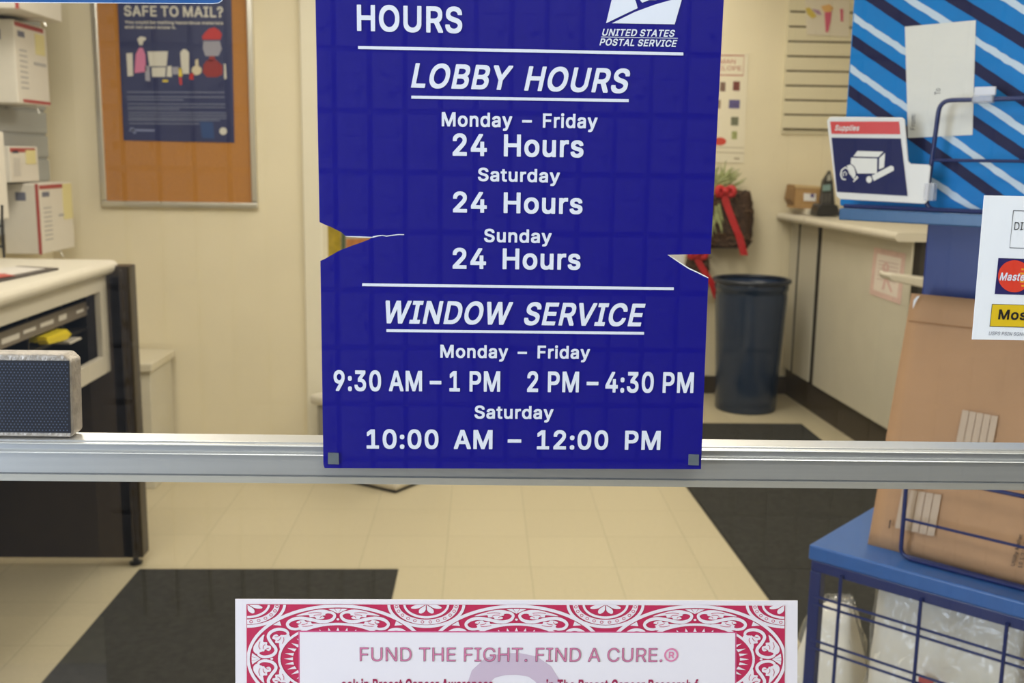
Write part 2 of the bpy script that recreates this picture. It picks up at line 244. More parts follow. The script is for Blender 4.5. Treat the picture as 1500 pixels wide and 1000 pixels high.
'S': (446, '215,-8 211,-7 195,-7 189,-5 175,-5 145,4 125,11 91,31 64,60 60,66 47,94 38,134 39,136 43,137 99,137 103,136 105,132 111,110 115,102 123,88 139,73 165,60 197,51 211,51 219,49 253,51 285,60 309,73 331,96 341,116 346,142 339,166 332,178 319,191 297,204 237,224 195,236 129,260 90,286 80,296 67,314 56,342 52,374 59,414 75,449 101,475 138,498 177,510 193,513 205,513 211,515 241,515 249,513 263,513 275,511 315,498 349,477 376,450 380,444 393,416 400,386 399,378 395,377 339,377 336,380 331,402 323,416 303,436 269,452 229,459 217,459 211,457 197,457 167,448 146,436 130,420 119,398 116,388 115,376 119,352 131,334 145,321 169,308 217,292 267,278 311,264 339,250 362,236 382,216 393,200 397,192 406,168 408,136 403,99 385,64 360,34 331,16 319,10 277,-4 237,-7 231,-9'),
'T': (448, '195,0 193,1 192,5 192,449 191,451 187,452 35,452 33,453 32,457 32,505 33,507 37,508 413,508 415,507 416,503 416,457 415,453 413,452 261,452 257,451 256,449 256,3 255,1 251,0'),
'U': (517, '251,-7 203,-2 183,5 155,15 116,41 85,81 67,123 60,169 60,505 61,507 65,508 119,508 123,507 124,505 124,175 129,143 141,113 161,86 187,68 221,56 263,52 299,57 317,63 335,71 353,84 362,93 375,111 379,119 389,145 390,159 392,167 392,505 393,507 397,508 453,508 455,507 456,503 456,161 451,125 435,84 426,71 410,51 399,40 365,17 357,13 315,-2 303,-4 289,-4 283,-6 271,-6 265,-8'),
'V': (479, '205,1 203,3 197,19 33,463 19,501 18,507 23,508 79,508 83,507 85,505 183,231 223,111 235,73 239,61 241,58 243,59 245,65 265,131 289,203 393,504 395,507 399,508 459,508 461,505 455,487 279,3 277,1 273,0'),
'W': (686, '157,0 154,3 151,15 21,491 18,501 18,507 23,508 77,508 81,507 83,505 157,219 188,91 190,75 193,69 196,73 210,143 229,215 304,503 307,507 311,508 375,508 379,507 381,505 457,215 490,73 493,70 495,75 506,129 533,235 602,505 603,507 607,508 663,508 668,507 668,501 665,491 533,11 529,1 525,0 459,0 455,1 454,3 367,327 350,393 346,421 343,428 340,425 334,389 313,305 231,5 229,1 225,0'),
'X': (474, '21,1 20,3 23,7 191,247 199,259 199,261 47,483 35,501 33,507 37,508 101,508 105,507 205,359 235,307 237,305 240,307 257,337 303,407 373,507 377,508 439,508 442,507 443,505 439,499 291,285 277,263 281,255 447,13 454,3 453,1 449,0 387,0 381,2 299,119 267,167 241,211 237,215 231,207 223,193 179,125 93,2 87,0'),
'Y': (472, '205,0 203,1 202,5 201,211 21,501 19,505 20,507 23,508 87,508 93,506 197,335 219,297 233,268 237,264 243,275 251,293 275,335 379,506 385,508 451,507 452,505 451,503 445,493 269,209 268,3 267,1 263,0'),
'Z': (438, '45,0 43,1 42,5 43,47 273,385 322,451 321,453 319,454 311,452 43,452 41,453 40,457 40,503 41,507 45,508 391,508 395,507 396,503 396,465 393,457 173,135 118,59 119,57 123,56 395,56 397,55 398,51 398,5 397,1 393,0'),
'a': (389, '153,-8 125,-5 93,6 67,23 50,42 34,76 30,110 35,140 43,160 50,170 61,181 70,188 89,198 133,213 181,221 191,221 197,223 207,223 213,225 223,225 249,229 265,236 273,244 276,256 274,276 267,296 262,304 253,313 239,322 219,329 211,329 205,331 189,331 181,329 171,329 149,322 131,312 108,290 99,276 87,278 45,290 43,294 58,324 79,346 105,364 131,374 165,383 209,383 215,381 239,379 262,372 285,360 296,352 308,340 319,324 327,306 333,288 334,274 336,266 336,2 335,0 331,-1 281,-1 277,0 276,4 276,46 275,50 273,51 271,50 256,30 245,19 235,12 215,1 187,-7 173,-7 165,-9|160,46 175,45 181,47 191,47 209,52 229,60 250,76 264,96 274,124 276,138 276,184 275,187 273,188 257,182 227,175 189,169 177,169 139,160 117,150 104,140 95,124 92,108 92,98 95,86 101,74 112,62 130,52 149,47'),
'b': (424, '220,-7 216,-6 198,-5 168,7 154,16 138,31 121,55 116,58 112,57 111,55 111,5 110,1 106,0 58,0 54,1 53,3 53,503 54,507 56,508 108,508 112,507 113,505 113,323 114,320 116,319 121,323 135,343 152,360 172,373 200,382 216,382 222,384 234,384 254,380 264,380 276,377 310,362 328,348 347,329 366,299 370,291 378,267 385,245 385,237 387,231 387,215 389,207 389,169 387,163 387,147 385,141 385,133 368,81 347,47 314,17 276,-1 234,-8|203,49 232,48 240,50 250,50 270,61 279,67 302,90 315,115 318,125 324,149 325,161 327,167 327,209 325,217 325,227 316,259 302,287 276,313 252,325 224,330 216,330 188,325 158,310 141,293 137,287 124,259 115,227 115,205 113,197 115,153 125,115 140,86 160,66 188,51'),
'c': (395, '199,-7 157,-1 128,11 117,17 107,24 80,49 56,85 41,131 38,145 38,157 36,163 36,175 34,181 34,193 36,199 36,213 38,219 40,243 55,287 59,295 79,326 92,339 117,359 157,377 201,384 231,384 259,377 281,369 303,357 323,342 339,324 349,307 355,295 361,279 360,277 313,265 303,263 289,289 272,309 239,326 209,330 175,326 147,311 123,286 113,267 107,253 98,221 98,203 96,195 98,153 107,121 123,90 146,65 173,51 203,46 209,46 243,53 271,67 280,75 291,89 300,109 305,115 309,116 357,104 361,101 362,99 354,77 341,56 334,47 317,30 305,21 279,6 259,-1 237,-6 223,-6 215,-8'),
'd': (424, '189,-7 149,-1 111,17 79,45 55,85 38,135 38,153 36,159 34,195 36,203 36,219 38,225 38,243 55,293 80,333 113,361 149,377 191,384 225,382 255,371 276,357 288,345 305,320 307,319 309,320 310,323 310,505 311,507 315,508 369,508 371,507 372,503 372,3 371,1 367,0 317,0 313,1 312,5 312,53 311,57 309,58 304,55 290,35 274,19 253,5 223,-6 209,-6 201,-8|188,49 215,48 235,51 260,63 283,86 298,113 301,123 310,153 310,173 312,179 312,197 310,205 309,227 301,259 285,289 263,311 235,325 209,330 201,330 173,325 145,311 126,293 107,257 98,225 98,205 96,199 96,181 98,173 99,151 109,117 125,87 147,65 173,51'),
'e': (404, '205,-7 159,-1 125,13 117,17 107,24 80,49 56,85 41,131 38,145 38,157 36,163 36,175 34,181 34,193 36,201 36,217 38,223 38,239 55,289 81,329 114,359 155,377 199,384 215,384 223,382 237,382 261,375 293,361 314,345 339,318 357,281 368,243 368,229 370,221 370,173 369,169 365,168 103,168 99,167 98,151 101,137 111,105 119,93 128,81 150,61 177,51 207,46 217,46 225,48 235,48 253,53 276,65 290,79 297,89 304,101 307,104 329,100 363,91 363,87 354,65 339,44 327,32 307,17 279,3 245,-6 227,-6 219,-8|98,221 103,220 303,220 307,221 308,223 308,231 299,265 293,277 282,295 265,312 239,325 201,330 193,328 183,328 167,324 146,313 124,293 110,271 99,241'),
'f': (253, '83,0 81,1 80,5 80,323 79,325 75,326 11,326 7,327 6,331 6,375 7,377 11,378 75,378 79,379 80,383 80,429 82,435 82,449 85,463 97,487 113,505 135,519 163,528 193,530 201,528 221,527 239,522 242,519 228,471 225,469 215,472 191,474 171,469 154,459 144,441 144,431 142,423 142,383 143,379 147,378 223,378 227,377 228,373 228,329 227,327 223,326 147,326 143,325 142,323 142,3 141,1 137,0'),
'g': (425, '195,-150 191,-149 171,-149 135,-140 101,-124 83,-111 66,-94 53,-72 53,-68 85,-50 101,-42 104,-44 120,-64 137,-78 155,-88 177,-95 211,-97 235,-93 245,-93 275,-79 281,-75 297,-59 307,-36 310,-20 310,64 307,67 305,66 288,42 265,24 251,16 223,7 191,5 167,9 155,9 124,22 107,32 87,47 78,56 55,89 39,136 36,176 34,184 34,200 36,206 39,246 56,294 80,332 111,360 143,374 155,379 179,381 185,383 227,382 253,373 276,358 288,346 304,324 309,320 311,321 312,324 312,374 313,378 317,379 369,379 371,378 372,374 372,-12 370,-20 367,-52 348,-92 323,-117 301,-130 283,-138 251,-147 243,-147 237,-149 221,-149 215,-151|196,60 209,59 239,64 265,76 284,94 297,116 301,126 310,158 310,178 312,184 312,202 310,208 309,230 301,260 285,290 263,312 239,324 215,329 195,329 171,324 145,312 124,290 109,262 98,226 98,208 96,202 96,184 98,178 99,156 109,124 123,98 145,76 171,64'),
'h': (410, '56,0 54,1 53,5 53,505 54,507 58,508 110,508 112,507 113,503 113,323 114,316 116,317 125,333 152,361 188,379 224,384 234,384 240,382 264,380 294,369 321,349 341,321 353,285 353,277 355,271 355,255 357,247 357,3 356,1 352,0 300,0 296,1 295,3 295,243 291,271 289,277 273,303 248,321 242,324 218,328 198,328 182,325 162,317 142,304 126,283 118,259 113,223 113,3 112,1 108,0'),
'i': (166, '56,0 54,1 53,5 53,375 54,377 58,378 110,378 112,377 113,373 113,3 112,1 108,0|74,445 66,447 54,455 44,469 41,483 44,499 54,512 68,521 84,524 98,521 114,512 122,499 125,491 125,479 122,467 112,454 100,447 92,444'),
'j': (166, '-7,-143 -9,-142 -10,-138 -10,-92 -9,-88 19,-84 29,-80 38,-74 41,-70 49,-54 52,-42 52,376 53,378 57,379 111,379 113,378 114,374 114,-36 112,-44 112,-60 103,-86 99,-94 88,-110 71,-124 61,-130 37,-139 15,-141 9,-143|79,444 67,446 52,456 47,464 43,474 42,490 45,500 55,513 65,519 73,522 91,523 101,520 115,511 123,498 126,482 122,468 117,459 111,453 99,446 85,443'),
'k': (380, '56,0 54,1 53,5 53,505 54,507 58,508 110,508 112,507 113,503 113,217 114,213 118,212 123,215 283,377 288,378 352,378 356,377 355,373 274,292 268,284 205,221 202,217 204,213 210,204 369,3 368,1 364,0 298,0 294,1 165,165 157,175 154,176 133,159 115,141 113,137 113,5 112,1 108,0'),
'l': (189, '132,-1 114,2 102,3 76,19 70,27 57,49 57,59 53,81 53,503 54,507 56,508 108,508 112,507 113,505 113,103 115,95 115,77 120,62 130,55 142,52 156,52 164,54 170,53 181,5 178,2 158,-2'),
'm': (609, '56,0 54,1 53,5 53,373 54,377 58,378 106,378 110,377 112,312 114,313 118,323 132,346 151,363 164,371 176,377 194,383 212,386 222,386 258,379 286,361 306,335 316,312 318,312 322,321 337,343 364,365 381,375 394,379 410,384 424,384 430,386 464,384 496,372 522,354 540,329 552,297 557,261 557,5 556,1 552,0 500,0 496,1 495,3 495,265 493,279 484,299 472,313 448,325 420,330 394,327 381,323 367,315 358,307 346,291 338,269 335,249 335,3 334,1 330,0 278,0 274,1 273,5 273,267 270,281 268,289 254,310 240,319 228,326 204,330 194,330 178,328 166,323 154,317 140,307 126,289 118,267 113,233 113,3 112,1 108,0'),
'n': (409, '56,0 54,1 53,5 53,373 54,377 58,378 106,378 110,377 112,312 114,313 125,333 150,360 188,379 224,384 252,382 266,379 278,375 294,369 300,365 321,349 338,325 342,317 353,285 353,277 355,271 355,255 357,247 357,5 356,1 352,0 300,0 296,1 295,3 295,243 291,271 289,277 273,303 248,321 242,324 218,328 198,328 182,325 162,317 142,304 126,283 118,259 113,223 113,3 112,1 108,0'),
'o': (415, '199,-7 157,-1 128,11 117,17 107,24 80,49 56,85 41,131 38,145 38,157 36,163 36,175 34,181 34,191 36,199 36,213 38,219 40,243 55,287 59,295 80,327 107,352 117,359 129,365 159,378 185,382 195,382 201,384 211,384 257,377 287,365 300,359 332,331 360,289 375,245 378,229 378,213 380,207 380,171 378,163 378,147 376,141 376,133 361,91 357,83 329,42 299,17 263,1 245,-4 235,-4 213,-8|200,47 211,46 241,51 268,65 291,88 307,119 316,151 316,161 318,169 318,207 316,215 316,225 307,257 293,285 269,310 253,319 241,325 209,330 173,325 145,310 124,287 110,263 107,253 98,221 98,203 96,195 96,177 98,171 99,151 107,121 123,91 136,75 147,65 173,51'),
'p': (424, '56,-143 54,-142 53,-138 53,374 54,378 58,379 106,379 110,378 111,374 111,324 112,320 114,319 118,320 120,321 137,346 151,360 170,372 196,381 212,383 238,383 270,379 310,363 316,359 345,332 368,296 385,246 387,214 389,206 389,172 387,164 387,148 385,142 384,130 369,82 345,44 312,16 272,-2 246,-5 240,-7 214,-7 198,-5 170,6 150,19 137,32 120,57 118,58 114,58 113,54 113,-140 112,-142 108,-143|211,48 226,47 254,52 279,66 300,87 316,118 325,150 325,160 327,166 327,210 325,218 325,228 316,260 302,288 278,312 254,324 230,329 210,329 186,324 161,312 141,292 129,272 124,258 115,226 115,206 113,200 113,180 115,172 115,152 126,114 139,88 164,64 188,52 198,49'),
'q': (424, '313,-143 311,-142 310,-138 310,52 309,57 307,58 304,56 288,32 275,19 251,4 229,-4 213,-7 183,-7 163,-3 151,-2 110,16 80,44 55,84 39,134 36,174 34,182 34,198 36,204 38,242 55,292 79,332 93,345 111,360 151,378 163,379 183,383 213,383 231,380 249,374 271,361 290,342 305,321 309,319 311,320 312,324 312,374 313,378 317,379 367,379 371,378 372,376 372,-140 371,-142 367,-143|196,48 209,47 237,52 262,64 284,86 299,116 310,154 310,174 312,180 310,226 299,264 289,282 284,290 261,312 237,324 215,329 195,329 171,324 146,312 124,290 110,266 107,256 98,224 98,204 96,198 96,180 98,174 99,152 109,118 123,90 147,65 171,52'),
'r': (259, '56,0 54,1 53,5 53,375 54,377 58,378 106,378 110,377 111,373 111,325 112,322 114,321 116,323 130,347 152,367 180,379 190,382 206,384 240,384 242,383 243,379 243,327 242,323 240,322 214,326 182,323 160,315 153,311 140,301 125,281 118,263 113,233 113,3 112,1 108,0'),
's': (365, '171,-7 167,-6 147,-6 113,3 82,19 60,41 45,63 37,91 37,93 41,95 79,104 89,106 93,105 97,99 105,78 123,61 153,48 163,48 171,46 193,46 219,51 238,59 243,62 258,77 263,85 268,103 265,119 259,130 251,138 235,147 211,155 147,171 107,185 76,205 69,212 53,237 48,265 48,287 50,293 51,305 65,332 87,354 103,363 119,371 151,382 171,382 179,384 219,382 255,371 279,358 300,337 313,317 321,297 322,291 319,289 271,278 267,281 257,299 245,314 219,327 195,332 175,332 169,330 159,330 131,317 115,299 109,277 113,257 123,244 143,233 173,223 235,207 271,195 280,191 306,171 323,145 326,139 330,115 330,97 325,75 311,47 289,24 281,19 261,7 219,-6 199,-6 191,-8'),
't': (227, '159,-3 155,-2 141,-2 113,7 93,20 77,41 68,65 64,97 64,323 61,326 11,326 7,327 6,329 6,373 7,377 11,378 59,378 63,379 64,381 64,465 65,469 67,470 121,470 125,469 126,465 126,383 127,379 131,378 199,378 203,377 204,375 204,331 203,327 199,326 131,326 127,325 126,323 126,91 129,75 135,62 151,53 167,50 179,50 199,54 201,53 203,49 212,9 212,5 209,2 189,-4'),
'u': (410, '174,-4 146,-1 128,6 114,12 94,27 85,36 70,58 58,92 55,108 55,124 53,132 53,376 54,378 58,379 108,379 112,378 113,376 113,148 117,126 117,116 121,102 135,78 164,56 190,51 212,51 228,54 248,62 266,75 282,96 292,120 295,138 295,376 296,378 300,379 354,379 356,378 357,374 357,2 356,0 352,-1 302,-1 298,0 296,65 294,64 285,46 254,16 220,0 192,-3 186,-5'),
'v': (389, '164,1 162,3 158,13 24,361 19,375 19,377 24,378 80,378 84,377 85,375 162,163 193,65 196,64 224,155 304,375 306,377 310,378 368,377 369,375 364,361 227,3 226,1 222,0'),
'w': (567, '140,0 137,3 128,33 28,363 25,373 25,377 30,378 82,378 86,377 88,375 150,151 167,75 170,70 173,75 186,135 208,221 250,371 252,377 256,378 312,378 316,377 317,375 360,221 382,135 393,81 396,72 399,73 420,161 479,375 480,377 484,378 538,378 543,377 543,373 540,363 526,317 436,23 428,1 424,0 372,0 368,1 367,3 320,169 287,297 284,302 282,299 264,229 200,4 198,1 194,0'),
'x': (378, '24,1 23,3 30,13 140,173 152,191 154,195 130,231 36,369 32,375 33,377 38,378 96,378 100,377 150,301 184,245 190,236 192,237 196,243 234,307 280,376 286,378 344,378 348,377 346,371 254,235 227,195 226,191 232,181 346,17 354,5 355,1 350,0 292,0 286,2 230,87 191,151 188,153 150,89 92,2 86,0'),
'y': (389, '78,-144 54,-141 48,-138 49,-130 60,-90 62,-88 66,-87 82,-89 104,-89 112,-86 122,-81 134,-68 149,-42 162,0 22,366 19,374 19,378 24,379 80,379 84,378 158,174 186,90 192,70 194,66 196,66 197,68 228,166 304,376 306,378 310,379 368,378 369,376 366,366 298,188 210,-42 202,-62 190,-86 180,-103 170,-113 159,-124 142,-134 118,-143 106,-143 98,-145'),
'z': (380, '45,0 43,1 42,5 43,48 253,319 252,321 249,322 51,322 49,323 48,327 48,373 49,377 53,378 327,378 331,377 332,373 331,328 139,78 126,59 127,57 131,56 335,56 337,55 338,51 338,5 337,1 333,0'),
'®': (463, '222,119 192,122 158,133 120,153 89,179 68,205 48,241 37,277 35,289 35,303 33,309 33,323 35,331 35,345 37,357 48,393 68,429 93,459 120,481 158,501 192,512 204,514 218,514 224,516 236,516 244,514 272,512 311,499 345,481 360,468 379,449 396,427 414,395 427,353 427,339 429,331 429,303 427,295 427,281 413,237 396,207 390,198 379,185 360,166 344,153 310,135 272,122 244,120 238,118|223,167 236,166 242,168 270,171 306,187 338,210 360,239 366,251 376,275 381,305 381,329 376,359 360,395 343,417 332,428 304,448 272,461 244,466 218,466 190,461 156,447 126,424 106,400 96,381 86,357 83,329 81,323 81,311 83,305 86,277 102,241 121,215 130,206 156,187 192,171|164,226 162,227 161,231 161,403 162,407 166,408 262,408 276,403 291,395 300,385 308,369 311,355 311,345 308,331 302,317 284,299 283,295 317,231 317,227 312,226 274,227 272,229 242,285 238,286 208,286 204,285 203,283 203,231 202,227 198,226|204,319 236,318 246,321 257,327 264,338 267,349 265,361 263,365 256,371 238,378 208,378 204,377 203,373 203,323'),
'–': (349, '3,188 1,189 0,193 0,239 1,243 3,244 345,244 349,243 350,241 350,193 349,189 347,188')}
GLYPHS_BOLD = {
'.': (221, '74,-23 62,-20 46,-9 33,10 30,24 30,60 33,74 42,86 48,92 68,104 80,106 114,106 124,104 144,92 150,86 158,74 160,60 160,24 158,10 146,-8 128,-21 114,-24'),
'0': (487, '200,-26 196,-25 184,-24 148,-14 112,6 87,30 67,58 63,66 49,98 33,164 30,214 28,222 28,286 30,294 30,316 32,324 33,342 47,402 61,436 69,452 84,473 112,501 136,517 148,523 182,533 196,534 204,536 252,535 258,534 270,533 306,523 322,515 340,502 368,477 384,452 394,432 406,402 420,342 421,324 422,316 423,294 424,286 424,222 423,214 420,164 404,98 388,62 366,30 344,8 306,-14 280,-22 250,-26|214,74 236,74 250,78 272,92 290,114 298,128 310,158 320,208 321,228 322,236 322,272 321,280 320,300 310,350 296,385 270,418 246,433 228,437 208,433 183,418 159,388 145,356 141,342 133,300 132,280 130,272 130,234 132,226 133,208 141,166 149,142 159,120 180,94 204,78'),
'1': (487, '64,-19 58,-14 56,-8 56,64 60,72 68,74 188,74 191,76 192,80 192,402 190,402 186,400 106,341 100,339 74,339 69,342 67,348 67,442 72,448 175,524 184,528 290,528 295,524 296,518 297,78 298,76 302,74 400,74 408,72 410,64 410,-12 406,-18 400,-20'),
'2': (487, '52,-19 46,-14 44,-8 44,58 47,66 262,298 286,332 292,344 298,366 298,376 292,396 286,406 272,420 256,430 240,436 230,438 218,438 208,436 186,426 169,412 155,390 151,380 149,368 148,354 145,348 142,344 136,342 54,343 49,346 47,352 46,384 48,392 49,404 51,420 67,458 88,484 98,494 114,506 134,518 160,528 176,532 204,535 212,536 240,536 246,535 276,532 286,530 322,516 350,496 372,472 381,460 396,426 400,394 400,348 396,322 390,302 378,278 356,243 290,168 231,106 226,100 208,82 207,78 212,77 402,76 406,74 408,68 408,-8 408,-13 404,-18 398,-20'),
'3': (487, '188,-26 184,-25 168,-24 156,-22 116,-8 79,12 53,38 35,70 31,80 25,112 24,140 26,146 30,150 36,152 122,151 126,148 129,144 135,120 143,106 163,88 182,78 206,72 224,72 246,76 266,84 278,92 294,108 302,122 306,134 306,158 296,180 286,192 276,202 258,215 240,221 220,225 206,226 198,228 146,228 140,230 137,234 136,308 138,314 149,328 232,422 236,428 236,430 232,431 62,432 57,432 53,434 51,440 51,522 56,528 62,530 386,529 390,526 392,520 392,450 391,444 273,310 276,308 320,297 338,287 362,271 390,238 408,196 412,166 412,124 406,86 388,48 366,22 360,16 326,-7 280,-22 250,-25 242,-26'),
'4': (487, '270,-19 265,-16 263,-10 262,80 261,84 258,84 28,85 23,88 21,94 21,172 33,196 228,524 234,528 238,528 322,528 328,526 330,520 330,496 328,490 151,190 150,185 154,183 258,182 261,184 262,188 262,328 264,334 268,337 274,338 356,338 361,334 362,328 363,186 366,183 422,182 430,180 432,172 432,94 430,87 424,85 368,84 364,83 362,80 362,-10 361,-14 358,-18 352,-20'),
'9': (487, '118,-19 113,-16 111,-10 111,14 113,20 218,172 216,174 164,179 129,192 118,197 94,215 85,224 73,240 61,260 49,290 47,302 46,318 44,326 44,376 49,412 67,454 91,486 119,508 130,514 168,530 212,536 242,536 286,530 328,512 356,490 364,482 378,464 390,444 404,408 407,378 408,372 408,322 407,316 406,304 400,278 392,254 368,206 318,128 220,-14 214,-19 210,-20|222,266 226,265 246,269 264,277 274,285 282,294 294,310 300,324 304,340 304,368 292,396 282,410 262,428 242,436 230,438 218,438 192,428 172,410 159,394 155,386 149,368 146,352 149,336 157,312 171,294 190,277 208,269'),
':': (221, '74,-23 62,-20 46,-9 33,10 30,24 30,60 33,74 42,86 48,92 68,104 80,106 114,106 124,104 144,92 150,86 158,74 160,60 160,24 158,10 146,-8 128,-21 114,-24|80,251 68,253 50,263 43,270 35,282 30,298 30,334 33,348 41,362 48,368 68,380 84,382 110,382 124,380 144,368 150,362 158,348 160,334 160,298 158,286 150,272 144,265 124,253 108,250'),
'?': (392, '142,-23 132,-21 116,-11 106,2 100,14 98,28 98,54 102,74 114,92 126,100 136,104 150,106 176,106 196,102 213,92 225,74 230,54 229,28 227,14 215,-6 208,-13 194,-21 180,-24|118,133 114,136 112,142 112,178 113,186 114,214 120,242 130,262 140,276 156,292 210,331 227,350 239,376 239,392 232,406 216,424 200,434 176,440 150,432 142,426 126,410 116,390 113,368 110,363 106,360 100,358 16,359 10,362 8,368 8,400 12,428 18,444 34,474 54,496 90,520 130,532 140,533 162,536 192,536 214,533 226,532 236,530 272,516 297,500 309,488 326,466 339,432 343,404 343,360 339,330 323,292 303,268 238,218 226,204 220,192 216,174 213,142 210,135 202,132'),
'A': (513, '4,-19 -1,-16 -3,-10 -3,18 181,522 186,527 192,528 286,528 292,527 295,524 298,518 308,492 480,24 482,14 482,-10 481,-14 478,-18 472,-20 386,-20 378,-17 369,2 332,108 327,120 324,122 158,122 154,121 151,118 106,-12 104,-17 96,-20|189,220 194,218 286,218 289,220 290,222 240,371 237,370 226,334 189,226'),
'B': (490, '48,-19 42,-14 40,-8 40,518 42,524 46,527 52,528 266,528 272,527 286,526 292,525 304,524 340,512 352,506 376,488 398,462 404,450 414,422 417,396 418,390 418,360 417,352 416,338 414,328 408,310 402,298 394,288 375,268 402,246 410,236 421,220 434,186 437,158 438,152 438,122 432,84 418,50 402,30 394,22 374,7 356,-3 318,-15 306,-17 284,-18 276,-20|146,78 150,76 234,77 240,78 258,79 270,81 294,87 310,97 316,104 328,120 332,136 332,148 324,166 310,184 288,200 272,206 264,208 252,209 244,210 148,210 146,209 144,206 144,82|146,306 150,304 226,305 232,306 244,307 272,315 288,325 294,331 304,344 310,356 314,370 308,392 294,412 268,426 226,432 150,432 146,432 144,428 144,310'),
'C': (544, '238,-26 208,-22 176,-14 134,6 107,26 85,48 69,68 50,100 33,142 25,184 24,192 23,198 22,218 20,226 20,282 22,290 23,310 24,316 25,324 33,366 48,401 61,426 76,449 90,464 95,470 104,479 133,502 172,521 220,533 234,534 242,536 296,536 304,534 318,533 358,523 390,509 420,489 448,460 466,436 484,396 492,364 492,334 490,330 484,328 400,328 394,329 390,332 387,336 382,356 376,368 362,388 348,403 338,411 316,423 302,429 282,433 272,434 244,431 230,427 204,415 178,394 167,382 157,368 143,344 129,300 128,288 127,282 126,268 124,260 127,226 128,220 129,206 143,164 167,126 201,94 242,78 272,75 292,78 312,84 328,92 348,106 362,120 370,130 382,152 389,174 396,179 486,179 490,176 492,170 492,144 484,112 466,72 446,44 418,18 390,0 368,-10 352,-16 320,-24 304,-25 296,-26'),
'D': (536, '48,-19 42,-14 40,-8 40,518 42,524 46,527 52,528 252,528 260,527 278,526 326,516 372,496 402,474 414,462 434,438 453,406 466,374 470,360 478,320 481,278 482,270 482,240 481,232 478,192 468,142 454,108 432,70 426,62 398,33 370,13 324,-7 282,-17 260,-18 252,-20|146,78 150,76 202,76 228,80 242,81 258,83 300,99 318,113 338,132 360,166 362,172 374,214 377,250 378,256 377,262 374,298 360,344 338,378 312,402 302,410 262,426 232,429 226,430 214,431 206,432 150,432 146,432 145,430 144,82'),
'E': (452, '48,-19 42,-14 40,-8 40,518 42,524 46,527 52,528 382,528 388,527 391,524 392,520 392,444 391,438 386,433 150,432 146,431 144,428 144,312 146,308 150,306 368,306 372,304 374,298 374,220 372,211 364,208 150,208 146,208 144,204 144,82 146,78 150,76 388,76 392,74 394,68 394,-8 393,-14 390,-18 384,-20'),
'F': (444, '48,-19 42,-14 40,-8 40,518 42,524 46,527 52,528 378,528 384,527 387,524 388,520 388,444 387,438 382,433 150,432 146,432 144,428 144,304 146,300 150,298 360,298 364,296 366,290 366,212 365,206 362,202 356,200 150,200 146,200 144,196 144,-12 142,-17 136,-19'),
'H': (551, '48,-19 42,-14 40,-8 40,518 43,526 52,528 134,528 140,527 144,522 144,314 146,310 150,308 368,308 371,310 372,314 372,518 374,522 378,527 384,528 466,528 474,526 476,518 476,-8 474,-16 466,-20 384,-20 378,-18 373,-12 372,208 371,212 368,212 150,212 146,212 144,208 144,-12 142,-17 136,-19'),
'I': (334, '18,-19 13,-14 12,-8 12,66 14,74 22,76 92,76 96,78 97,80 98,428 96,431 94,432 22,432 14,436 12,444 12,518 12,522 16,527 22,528 278,528 283,528 288,524 290,518 290,444 287,436 278,432 208,432 205,432 204,430 204,82 204,78 206,77 278,76 287,74 290,66 290,-8 288,-13 284,-18 278,-20'),
'L': (427, '48,-19 42,-14 40,-8 41,520 43,526 50,528 136,528 142,526 144,518 145,80 146,78 150,76 374,76 378,74 380,68 380,-10 378,-17 370,-20'),
'M': (662, '48,-19 42,-14 40,-8 40,518 43,526 52,528 162,528 170,526 180,504 298,200 311,160 314,154 316,154 331,200 457,526 466,528 578,528 586,526 588,518 588,-8 586,-16 578,-20 496,-20 490,-18 485,-12 484,282 484,292 481,292 471,266 366,-4 360,-16 352,-20 274,-19 270,-18 266,-14 148,284 146,288 144,289 142,280 142,-12 140,-17 134,-19'),
'N': (557, '48,-19 42,-14 40,-8 40,518 43,526 52,528 146,528 150,528 156,524 369,188 376,179 378,178 378,186 379,522 384,527 390,528 472,528 480,526 482,518 482,-8 480,-16 472,-20 378,-20 374,-19 367,-14 189,264 152,326 148,332 146,332 144,324 144,-12 142,-17 136,-19'),
'O': (567, '238,-26 208,-22 176,-14 134,6 107,26 85,48 69,68 50,100 33,142 25,184 24,192 23,198 22,218 20,226 20,282 22,290 23,310 33,366 55,416 77,450 103,478 125,496 134,503 172,521 220,533 234,534 242,536 292,536 300,534 316,533 362,521 404,500 426,483 448,460 462,444 480,414 486,402 500,366 510,318 511,296 512,288 512,220 511,212 510,190 500,142 483,98 460,60 432,30 404,8 360,-14 316,-24 300,-25 292,-26|254,76 276,76 282,77 290,78 304,82 332,94 364,122 390,162 404,206 406,216 407,234 408,240 408,266 407,272 406,290 404,302 388,350 366,384 332,415 292,431 276,433 258,433 242,431 202,415 184,399 167,382 143,344 129,298 126,268 125,262 125,246 126,240 129,206 145,158 165,128 184,110 202,94 242,78'),
'P': (478, '48,-19 42,-14 40,-8 40,518 42,524 46,527 52,528 260,528 266,527 296,524 306,522 352,504 384,480 404,454 412,440 424,404 427,378 428,370 428,324 427,318 426,306 424,290 408,248 384,216 356,194 342,185 304,171 290,170 284,169 268,168 260,166 150,166 146,166 144,162 144,-8 143,-14 140,-18 134,-20|146,264 150,262 228,262 236,264 248,265 276,273 284,277 296,287 302,294 312,308 316,316 322,336 322,362 314,386 302,402 296,408 280,420 258,428 246,430 228,431 220,432 150,432 146,432 144,428 144,268'),
